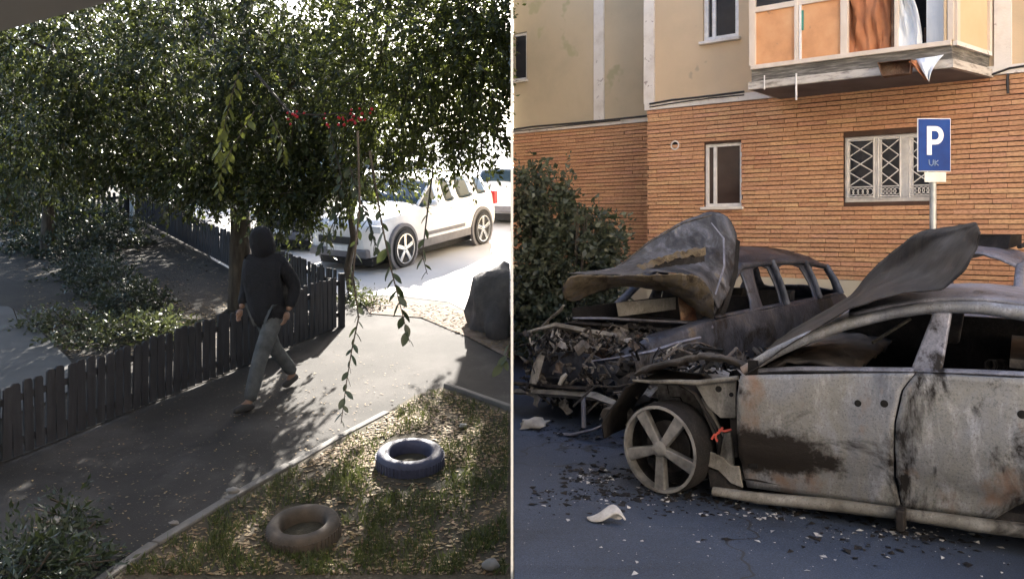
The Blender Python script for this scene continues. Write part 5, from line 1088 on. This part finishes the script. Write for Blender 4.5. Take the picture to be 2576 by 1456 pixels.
m = MB(); m.box(Vector(mid) + face + Vector((0, 0, -.06)), (.045, .02, .01), Matrix.Rotation(math.atan2(fwd.x, -fwd.y) * -1, 3, 'Z')); m.build('mouth', MT['skin'], pr)
for w_, e_, s_ in ((wrl, ell, 1), (wrr, elr, -1)):
    d = (w_ - e_).normalized(); V = [(w_, .028), (w_ + d * .05, .036), (w_ + d * .09, .034)]; E = [(0, 1), (1, 2)]
    for k in range(4):
        b0 = w_ + d * .09 + fwd * (.024 - .016 * k); V += [(b0, .011), (b0 + d * .035 - rgt * s_ * .006, .0095), (b0 + d * (.062 - .006 * abs(k - 1)) - rgt * s_ * .022, .008)]; i = len(V) - 3; E += [(2, i), (i, i + 1), (i + 1, i + 2)]
    V += [(w_ + d * .04 + fwd * .035, .011), (w_ + d * .075 + fwd * .05, .009)]; i = len(V) - 2; E += [(1, i), (i, i + 1)]
    sk('hand', V, E, MT['skin'], 0, 1)

# ------------------------------------------------------------------ trees
def tree(name, label, base, limbs, trunk_r, blobs, per, leaves, lsize, mats, seed, droop=.45, group=None, keep=None, tl=.38, shell=.35):
    base = Vector(base); o_ = thing(name, label, 'tree', base, group=group)
    m = MB()
    for pts, r0, r1 in limbs:
        n = len(pts); m.tube([Vector(p) + Vector((.05, .05, 0)) * mnoise.noise(Vector(p)) for p in pts], [r0 + (r1 - r0) * i / (n - 1) for i in range(n)], 9)
    q, dr, ln = twigs(blobs, per, leaves, seed, droop, tl, shell)
    tw = MB()
    for a, b in ln: tw.tube([a, b], [.008, .003], 4)
    m.jitter(.02, 3); m.build('trunk', MT['bark'], o_, smooth=60)
    if keep is not None: k_ = keep(q); q, dr = q[k_], dr[k_]
    if keep is not None: tw = MB(); [tw.tube([a, b], [.008, .003], 4) for a, b in ln if bool(keep(np.array([a, b])).all())]
    tw.build('twigs', MT['bark'], o_, kind='stuff')
    r_ = np.random.default_rng(seed); pick = r_.random(len(q)); lo_ = 0
    for frac, mt in mats:
        s_ = (pick >= lo_) & (pick < lo_ + frac); lo_ += frac
        leaf_mesh('crown', q[s_], lsize, MT[mt], o_, seed + int(lo_ * 100), .35, .42, dr[s_])
    return o_
def bl(px, py, d, rx, rz, ry=None, w=1.0): p = at(px, py, d); return ((p.x, p.y, p.z), (rx, ry or rx * .8, rz), w)
left_only = lambda q: q[:, 0] < -.03
T1 = LG(598, 778)
tree('walnut_tree', 'large dark leafy tree with a thick trunk inside the garden fence', T1,
     [([T1, T1 + Vector((.05, 0, 1.2)), T1 + Vector((-.05, .05, 2.4)), T1 + Vector((.05, .1, 4.0)), T1 + Vector((.2, 0, 6))], .17, .07),
      ([T1 + Vector((-.05, .05, 2.2)), T1 + Vector((-1.2, -.2, 3.2)), T1 + Vector((-2.8, -.5, 3.9))], .09, .02), ([T1 + Vector((0, .05, 2.4)), T1 + Vector((1.0, -.5, 3.4)), T1 + Vector((2.2, -1, 4.2))], .09, .02),
      ([T1 + Vector((0, .05, 3)), T1 + Vector((-.8, .8, 4.2)), T1 + Vector((-2, 1.4, 5.2))], .07, .02), ([T1 + Vector((0, .05, 2.0)), T1 + Vector((.5, -.7, 2.5)), T1 + Vector((.9, -1.4, 2.4))], .05, .012)],
     .17, [bl(120, 300, 12, 1.1, .9), bl(330, 330, 12.5, 1.2, .85), bl(520, 380, 11.8, .9, .75), bl(250, 130, 12, 1.5, 1.0), bl(520, 150, 11.5, 1.5, 1.1), bl(740, 220, 11.5, 1.1, .9), bl(60, 420, 13.5, 1.0, .6, w=.7), bl(420, 400, 13, .9, .4, w=.6),
           bl(680, 430, 11.6, .7, .42, w=.6), bl(770, 500, 11.4, .3, .32, w=.16), bl(700, 500, 11.3, .4, .3, w=.2), bl(860, 440, 11.5, .4, .3, w=.22), bl(500, 440, 12.2, .5, .3, w=.25), bl(350, -120, 12, 2.2, 1.2, w=1.2), bl(700, -80, 12, 1.8, 1.1, w=1.2), bl(40, 0, 12, 1.6, 1.2), bl(800, 400, 11.8, .45, .4, w=.3), bl(860, 300, 12, .7, .5, w=.6), ((-3.2, 8.2, 5.6), (2.2, 1.8, .9), .8), ((-1.6, 6.2, 5.4), (1.5, 1.8, .8), .7), ((-5.8, 8.5, 5.4), (2.0, 2.0, 1.0), .8), ((-4.2, 5.0, 5.2), (2.4, 2.0, .8), .8), ((-7.5, 6.5, 4.6), (1.5, 2.0, 1.3), .7)],
     340, 26, .08, ((.68, 'leaf'), (.20, 'leaf_dark'), (.12, 'leaf_yellow')), 31, .55, 'trees over the yard')
T3 = LG(120, 640)
tree('walnut_tree', 'dark leafy tree at the back left of the garden', T3, [([T3, T3 + Vector((.05, 0, 1.5)), T3 + Vector((.2, 0, 3.5)), T3 + Vector((.2, 0, 5.5))], .14, .05), ([T3 + Vector((.1, 0, 2)), T3 + Vector((1.5, 0, 3)), T3 + Vector((3.2, .3, 3.4))], .07, .02), ([T3 + Vector((.1, 0, 2)), T3 + Vector((-1.2, 0, 3)), T3 + Vector((-2, .3, 3.6))], .07, .02)],
     .14, [bl(120, 300, 17, 1.9, 1.0), bl(330, 260, 17.5, 1.8, 1.1), bl(520, 300, 17.5, 1.4, .9), bl(20, 380, 16.5, 1.4, .7), bl(250, 380, 17, 1.5, .6), bl(440, 350, 17.5, 1.2, .45), bl(200, 150, 17, 2.4, 1.2), bl(480, 130, 17.5, 2.2, 1.2)], 330, 20, .115, ((.6, 'leaf'), (.4, 'leaf_dark')), 33, .5, 'trees over the yard')
T5 = Vector((-8.6, 21.5, zg(21.5)))  # added behind the other crowns to keep the sun off the garden
tree('walnut_tree', 'tall tree added behind the back picket fence to shade the garden', T5, [([T5, T5 + Vector((0, 0, 2)), T5 + Vector((.1, 0, 5))], .16, .05)], .16, [((-8.4, 21.4, 4.6), (2.2, 1.6, 1.5), 1.2), ((-6.3, 21.0, 4.2), (1.3, 1.3, 1.3), .8), ((-11, 21.6, 4.6), (1.9, 1.5, 1.6), 1), ((-8.0, 21.4, 6.4), (2.6, 1.7, 1.4), 1.1), ((-11.5, 20.5, 6.4), (2, 1.6, 1.4), 1), ((-5.3, 20.4, 5.3), (1.2, 1.2, 1.2), 1), ((-4.7, 19.4, 4.7), (.8, 1, .8), .6), ((-6.5, 19.5, 5.2), (1.3, 1.2, 1), .9)], 400, 18, .13, ((.5, 'leaf'), (.5, 'leaf_dark')), 43, .4, 'trees over the yard', None, .5, .15)
T2 = LG(905, 756)
tree('walnut_tree', 'lighter yellow green tree arching over the bright road at the right', T2 + Vector((-.15, .3, 0)),
     [([T2 + Vector((-.15, .3, 0)), T2 + Vector((-.22, .25, .5)), T2 + Vector((-.16, .2, 1.0)), T2 + Vector((-.24, .15, 1.6)), T2 + Vector((.0, .1, 2.1)), T2 + Vector((.1, .0, 2.6)), T2 + Vector((.5, -.4, 4.2)), T2 + Vector((.6, -.6, 5.5))], .07, .03),
      ([T2 + Vector((.1, 0, 2.6)), T2 + Vector((.9, -.6, 3.3)), T2 + Vector((1.7, -1, 3.5))], .045, .012), ([T2 + Vector((.05, 0, 2.2)), T2 + Vector((-.7, -.4, 3.0)), T2 + Vector((-1.2, -1, 3.6))], .045, .012)],
     .1, [bl(960, 230, 10.5, .75, .55), bl(1120, 200, 10, .7, .55), bl(1230, 140, 9.6, .6, .7), bl(1050, 60, 10, 1.1, .7), bl(1220, 330, 10.2, .42, .35, w=.4), bl(1090, 350, 10.4, .5, .30, w=.45), bl(950, 400, 10.6, .4, .3, w=.3), bl(1250, 10, 9.6, .7, .6), bl(940, 30, 10.5, 1.0, .7), bl(980, 350, 10.8, .4, .25, w=.3), bl(1100, -150, 10, 1.5, .8)],
     250, 22, .068, ((.42, 'leaf'), (.46, 'leaf_yellow'), (.12, 'leaf_dark')), 37, .5, 'trees over the yard', left_only)
T4 = Vector((-9.2, 5.5, zg(5.5)))  # unseen tree added to darken the path; its crown stays out of frame
tree('walnut_tree', 'broad tree added out of view so that its crown shades the path', T4, [([T4, T4 + Vector((.1, 0, 2.5)), T4 + Vector((1.2, .2, 4.6)), T4 + Vector((3.5, .4, 6.2))], .2, .08), ([T4 + Vector((1.2, .2, 4.6)), T4 + Vector((4.5, -1.5, 6.0)), T4 + Vector((7.6, -2, 6.6))], .1, .03), ([T4 + Vector((3, .3, 5.9)), T4 + Vector((6, 2, 6.6)), T4 + Vector((8.5, 2.5, 7.0))], .08, .02)],
     .2, [((-2.2, 5.5, 6.6), (2.2, 2.6, .9), 1.2), ((-5.5, 6.5, 6.4), (2.4, 2.8, 1.0), 1.3), ((-8.8, 6, 5.6), (2.4, 3.2, 1.6), 1.4), ((-10.5, 9.5, 4.2), (1.6, 2.4, 2.2), 1.3), ((-2.6, 1.8, 6.4), (2.5, 1.8, .8), 1.1), ((-6.5, 2.2, 6.0), (2.5, 2.0, .9), 1.1), ((-9.5, 2.5, 4.0), (1.8, 2.0, 2.2), 1.2)], 260, 20, .15, ((.6, 'leaf'), (.4, 'leaf_dark')), 39, .3, 'trees over the yard', lambda q: (q[:, 0] < -.1) & ((CZ + (HY + 40) / F * q[:, 1] < q[:, 2]) | (q[:, 0] < -.66 * q[:, 1])), .6, .1)
# low branch of berries
bp_ = [at(730, 285, 9.5), at(800, 290, 9.4), at(860, 285, 9.3), at(920, 300, 9.2)]
br = thing('berry_branch', 'cluster of bright red berries on a thin branch', 'branch', bp_[0])
m = MB(); m.tube(bp_, [.012, .01, .008, .004], 6); m.tube([at(640, 180, 10.2), bp_[0]], [.02, .012], 6); m.build('stem', MT['bark'], br)
rb = random.Random(4)
for k in range(34):
    x, y = (rb.gauss(880, 28), rb.gauss(296, 14)) if k < 24 else (rb.uniform(720, 830), rb.gauss(285, 18)); m = MB(); m.ball(at(x, y, 9.25 + rb.uniform(-.2, .2)), rb.uniform(.012, .021), 8); m.build('berry', MT['berry'], br, smooth=60)

# hanging sprigs: every leaf is its own piece
lf = MB(); nL = 7; vs = []
for i in range(nL):
    t = i / (nL - 1); w_ = .26 * math.sin(math.pi * min(1, t * .93 + .05)) ** .8; z = -.12 * t * t
    vs += [Vector((-w_, t, z + .05)), Vector((0, t, z)), Vector((w_, t, z + .05))]
lf.v = vs; lf.f = [(3 * i + k, 3 * i + k + 1, 3 * i + k + 4, 3 * i + k + 3) for i in range(nL - 1) for k in (0, 1)]
leaf_me = {}
def sprig(label, pts, n, size, mat, seed, droop=.8):
    P_ = [at(*q) for q in pts]; o_ = thing('hanging_sprig', label, 'branch', P_[0], group='sprigs hanging from the trees'); r_ = random.Random(seed)
    m = MB(); m.tube(P_, [.007 - .005 * i / (len(P_) - 1) for i in range(len(P_))], 5); m.build('stem', MT['bark'], o_)
    if mat not in leaf_me:
        me = bpy.data.meshes.new('leaf'); me.from_pydata([tuple(v) for v in lf.v], [], lf.f); me.materials.append(MT[mat]); me.shade_smooth(); leaf_me[mat] = me
    for k in range(n):
        t = (k + .6) / n * (len(P_) - 1); i = min(int(t), len(P_) - 2); p = P_[i].lerp(P_[i + 1], t - i); d = (P_[i + 1] - P_[i]).normalized()
        s_ = 1 if k % 2 else -1; out = Vector((s_ * r_.uniform(.3, 1), r_.uniform(-.5, .5), -droop * r_.uniform(.4, 1.3))) + d * .4
        o = link_mesh(leaf_me[mat], 'leaf', None, o_); o.location = p - P_[0]; L_ = size * r_.uniform(.6, 1.25); o.scale = (L_, L_, L_)
        o.rotation_euler = (out.to_track_quat('Y', 'Z') @ Matrix.Rotation(r_.uniform(-1, 1), 4, 'Y').to_quaternion()).to_euler()
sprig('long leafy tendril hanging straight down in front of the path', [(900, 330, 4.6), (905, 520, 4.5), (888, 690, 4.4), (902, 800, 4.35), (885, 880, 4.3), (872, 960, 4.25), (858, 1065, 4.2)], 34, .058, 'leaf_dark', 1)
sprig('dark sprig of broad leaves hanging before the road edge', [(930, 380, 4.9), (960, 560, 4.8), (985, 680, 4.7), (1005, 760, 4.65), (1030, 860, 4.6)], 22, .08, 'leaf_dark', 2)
sprig('small sprig of narrow leaves against the bright road', [(1090, 420, 5.6), (1072, 560, 5.5), (1062, 640, 5.4), (1075, 690, 5.35)], 9, .075, 'leaf', 3)
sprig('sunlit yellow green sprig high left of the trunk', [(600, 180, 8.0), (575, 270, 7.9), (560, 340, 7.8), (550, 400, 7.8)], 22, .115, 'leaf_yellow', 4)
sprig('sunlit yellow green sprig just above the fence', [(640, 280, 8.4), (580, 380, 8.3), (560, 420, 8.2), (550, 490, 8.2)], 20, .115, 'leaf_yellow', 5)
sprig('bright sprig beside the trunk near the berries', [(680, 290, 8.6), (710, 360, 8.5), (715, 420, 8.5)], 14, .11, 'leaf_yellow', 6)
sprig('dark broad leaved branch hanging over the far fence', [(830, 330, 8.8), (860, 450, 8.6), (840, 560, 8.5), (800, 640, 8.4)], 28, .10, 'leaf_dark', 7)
sprig('lone leaf sprig poking in at the right edge of the yard', [(1284, 860, 5.2), (1276, 895, 5.2), (1262, 920, 5.2)], 5, .08, 'leaf', 8)
sprig('leafy twig crossing in front of the crossover bonnet', [(880, 420, 7.4), (905, 500, 7.3), (930, 570, 7.2), (950, 640, 7.2)], 28, .085, 'leaf_dark', 9)
# trees and houses far behind
for i, (px, py, d, s_, lab, mt) in enumerate(((150, 250, 27, 2.6, 'dense dark tree standing behind the left fence', 'leaf_dark'), (450, 200, 29, 3.0, 'broad green tree standing behind the garden', 'leaf'), (-120, 330, 24, 2.2, 'dark tree at the far left behind the fence', 'leaf_dark'), (720, 190, 33, 2.8, 'tall green tree far behind the parked cars', 'leaf'), (1010, 120, 38, 3.0, 'pale green tree far behind the road', 'leaf_yellow'))):
    p = at(px, py, d); b = Vector((p.x, p.y, zg(p.y)))
    tree('background_tree', lab, b, [([b, b + Vector((.1, 0, 2)), Vector((p.x, p.y, p.z))], .2, .06)], .2, [((p.x, p.y, p.z), (s_, s_ * .8, s_ * .72), 1), ((p.x - s_ * .7, p.y, p.z - s_ * .4), (s_ * .6, s_ * .5, s_ * .5), .5), ((p.x + s_ * .7, p.y, p.z - s_ * .3), (s_ * .6, s_ * .5, s_ * .5), .5), ((p.x, p.y - .5, p.z - s_ * .75), (s_ * .8, s_ * .5, s_ * .4), .6)], 330, 12, .22, ((1.0, mt),), 60 + i, .3, 'trees behind the yard', None, .6, .2)
hx = thing('far_house', 'pale house with red roof seen through the leaves at far left', 'house', (-26, 42, zg(42)))
m = MB(); m.obox((-34, 42, zg(42) - 1), (9.5, 0, 0), (0, 7, 0), (0, 0, 5.2)); m.build('wall', MT['far_wall'], hx)
m = MB(); z = zg(42) + 4.2; m.add([(-34.4, 41.6, z), (-24.1, 41.6, z), (-24.1, 49.4, z), (-34.4, 49.4, z), (-34.4, 45.5, z + 2.2), (-24.1, 45.5, z + 2.2)], [(0, 1, 5, 4), (2, 3, 4, 5), (1, 2, 5), (3, 0, 4), (0, 3, 2, 1)]); m.build('roof', MT['roof_tile'], hx)
for k in range(4): m = MB(); m.obox((-33 + 2.2 * k, 41.93, zg(42) + 1.6), (1.1, 0, 0), (0, .06, 0), (0, 0, 1.4)); m.build('window', MT['dark_glass'], hx)
# ------------------------------------------------------------------ shrubs and small plants
def bush(name, label, base, blobs, per, leaves, size, mat, seed, cat='bush', tl=.2, aspect=.5, group=None):
    base = Vector(base); o_ = thing(name, label, cat, base, group=group); q, dr, ln = twigs(blobs, per, leaves, seed, .1, tl, .3)
    q[:, 2] = np.maximum(q[:, 2], zg(q[:, 1]) + .02); leaf_mesh('foliage', q, size, MT[mat], o_, seed, .1, aspect, dr)
    m = MB(); [m.tube([a, b], [.008, .004], 4) for a, b in ln[::3]]; m.build('twigs', MT['bark'], o_, kind='stuff'); return o_
def gb(px, py, rx, rz, w=1.0, up=.5): p = LG(px, py); return ((p.x, p.y, p.z + rz * up), (rx, rx * .8, rz), w)
bush('shrub', 'blue green shrub in the middle of the garden', LG(280, 760), [gb(270, 740, .55, .32), gb(330, 790, .5, .3), gb(220, 700, .5, .3)], 260, 12, .06, 'leaf_blue', 71)
bush('shrub', 'sprawling dark shrub at the back of the garden', LG(200, 640), [gb(180, 640, 1.0, .4), gb(90, 630, .9, .4), gb(290, 620, .8, .45)], 200, 12, .08, 'leaf_blue', 72)
bush('ground_ivy', 'low ivy spreading behind the front fence', LG(330, 860), [gb(350, 830, .7, .12), gb(250, 860, .6, .1), gb(400, 850, .4, .14), gb(160, 820, .6, .1)], 170, 9, .06, 'leaf_grey', 73, 'plant')
bush('shrub', 'tall shrub in front of the back fence at left', LG(80, 600), [gb(100, 590, 1.0, .8), gb(20, 580, .9, .8), gb(230, 585, .9, .6)], 190, 12, .1, 'leaf_dark', 74)
bush('yellow_shrub', 'golden leaved shrub at the far left edge', LG(0, 545), [((-12.6, 20.5, 3.2), (.5, .4, 1.0), 1)], 150, 11, .11, 'leaf_gold', 75)
bush('weed_clump', 'dark green weeds in the bottom left corner', LG(150, 1440), [gb(60, 1450, .26, .16), gb(160, 1400, .14, .2, .5), gb(215, 1450, .16, .16, .5), gb(180, 1330, .08, .16, .25), gb(60, 1520, .4, .3)], 110, 9, .06, 'leaf_dark', 76, 'plant', .2, .3)
bush('weed_clump', 'small weed beside the fence corner at the road', LG(900, 760), [gb(890, 758, .18, .12), gb(930, 770, .15, .08)], 60, 8, .05, 'leaf_grey', 77, 'plant')
bush('hedge', 'yellow green foliage at the right edge of the yard', LG(1270, 560), [((-.42, 14.2, 4.1), (.32, .5, .8), 1), ((-.35, 13.8, 5.2), (.3, .5, .7), .8)], 150, 12, .07, 'leaf_yellow', 78)
# ------------------------------------------------------------------ ground litter
from mathutils.geometry import intersect_point_tri_2d
def in_poly(x, y, P_):
    c = False; j = len(P_) - 1
    for i in range(len(P_)):
        if ((P_[i][1] > y) != (P_[j][1] > y)) and (x < (P_[j][0] - P_[i][0]) * (y - P_[i][1]) / (P_[j][1] - P_[i][1]) + P_[i][0]): c = not c
        j = i
    return c
r_ = np.random.default_rng(12)
def scatter(name, px_poly, n, size, mat, label, cat, dens=None, lift=.026, tall=False):
    pts = []; xs = [p[0] for p in px_poly]; ys = [p[1] for p in px_poly]
    while len(pts) < n:
        x = r_.uniform(min(xs), max(xs)); y = r_.uniform(min(ys), max(ys))
        if not in_poly(x, y, px_poly): continue
        if dens is not None and r_.random() > dens(x, y): continue
        p = LG(x, y); p.x = min(p.x, -.05); pts.append((p.x, p.y, p.z + lift))
    vs = []; fs = []
    for (x, y, z) in pts:
        o = len(vs); a = r_.random() * 6.28; c_, s_ = math.cos(a), math.sin(a); L = size * r_.uniform(.5, 1.4)
        if tall:
            lx, ly = r_.normal(0, .4, 2) * L; w_ = .004
            vs += [(x - w_ * c_, y - w_ * s_, z), (x + w_ * c_, y + w_ * s_, z), (x + lx * .5 + w_ * c_ * .7, y + ly * .5 + w_ * s_ * .7, z + L * .6), (x + lx, y + ly, z + L)]; fs.append((o, o + 1, o + 2, o + 3))
        else:
            h = r_.random() * L * .45; vs += [(x - L * c_, y - L * s_, z), (x + .5 * L * s_, y - .5 * L * c_, z + h * .5), (x + L * c_, y + L * s_, z + h), (x - .5 * L * s_, y + .5 * L * c_, z + .4 * h)]; fs.append((o, o + 1, o + 2, o + 3))
    me = bpy.data.meshes.new(name); me.from_pydata(vs, [], fs); return setp(link_mesh(me, name, MT[mat]), label, cat, kind='stuff')
lp = [(300, 1454), (480, 1335), (700, 1210), (860, 1118), (1040, 1008), (1110, 984), (1284, 1050), (1284, 1454)]
tyre_out = lambda x, y: not (((x - 1032) / 90) ** 2 + ((y - 1158) / 62) ** 2 < 1 or ((x - 766) / 92) ** 2 + ((y - 1338) / 66) ** 2 < 1)
scatter('fallen_leaves', lp, 5200, .022, 'dead_leaf', 'fallen yellow and brown leaves on the lawn', 'leaves', lambda x, y: (.9 if y < 1180 else .22) * tyre_out(x, y), .024)
scatter('grass', lp, 9000, .05, 'grass', 'patchy short grass on the lawn', 'grass', lambda x, y: max(.03, .5 + 1.6 * mnoise.noise(Vector((x * .012, y * .016, 3)))) * tyre_out(x, y), .02, True)
scatter('path_litter', [(0, 1180), (640, 925), (845, 835), (1100, 960), (960, 1040), (700, 1185), (300, 1420), (0, 1440)], 900, .013, 'dead_leaf', 'small leaves and chips scattered on the path', 'leaves', None, .006)
scatter('verge_litter', [(930, 760), (1130, 772), (1284, 856), (1284, 900), (1060, 800)], 900, .022, 'dead_leaf', 'leaf litter along the road verge', 'leaves', None, .016)
scatter('garden_litter', [(170, 905), (640, 905), (800, 815), (500, 650), (330, 560), (60, 600), (60, 780)], 2600, .028, 'dead_leaf', 'leaf litter over the garden soil', 'leaves', lambda x, y: .5 + mnoise.noise(Vector((x * .01, y * .013, 7))), .012)
for i, (x, y, s_, lab) in enumerate(((587, 1249, .045, 'pale round stone resting against the lawn kerb'), (437, 1330, .03, 'small pale stone on the dark path near the bottom'), (1235, 1440, .055, 'flat pale stone at the bottom right of the lawn'), (697, 1082, .018, 'tiny pale pebble in the middle of the path'), (1165, 1082, .035, 'white scrap of paper among the fallen leaves'))):
    p = LG(x, y); m = MB(); m.ball((p.x, p.y, p.z + .03 + s_ * .4), s_, 10, (1.2, .9, .6), .4); o = m.build('stone' if i < 4 else 'paper_scrap', MT['stone_pale' if i < 4 else 'plastic_white'], smooth=60); setp(o, lab, 'stone' if i < 4 else 'paper')
# ------------------------------------------------------------------ the house behind, with its raking eave in the top left corner
hs = thing('house', 'dark grey raking eave of a house in the top left corner', 'house', (-5, -.9, -1.4))
m = MB(); m.obox((-11, -5.9, -1.45), (13.2, 0, 0), (0, 5, 0), (0, 0, 12.5)); m.build('wall', MT['house_wall'], hs)  # unseen wall, raised and lengthened to block light from behind
e0, e1 = at(-60, 101, 1.7), at(330, -4, 1.7); d = (e1 - e0); m = MB(); a = e0 - d * 6; m.obox(a, d * 8.2, Vector((0, -2.55, .0)), Vector((0, 0, .16))); m.build('eave', MT['eave'], hs, bevel=.01)
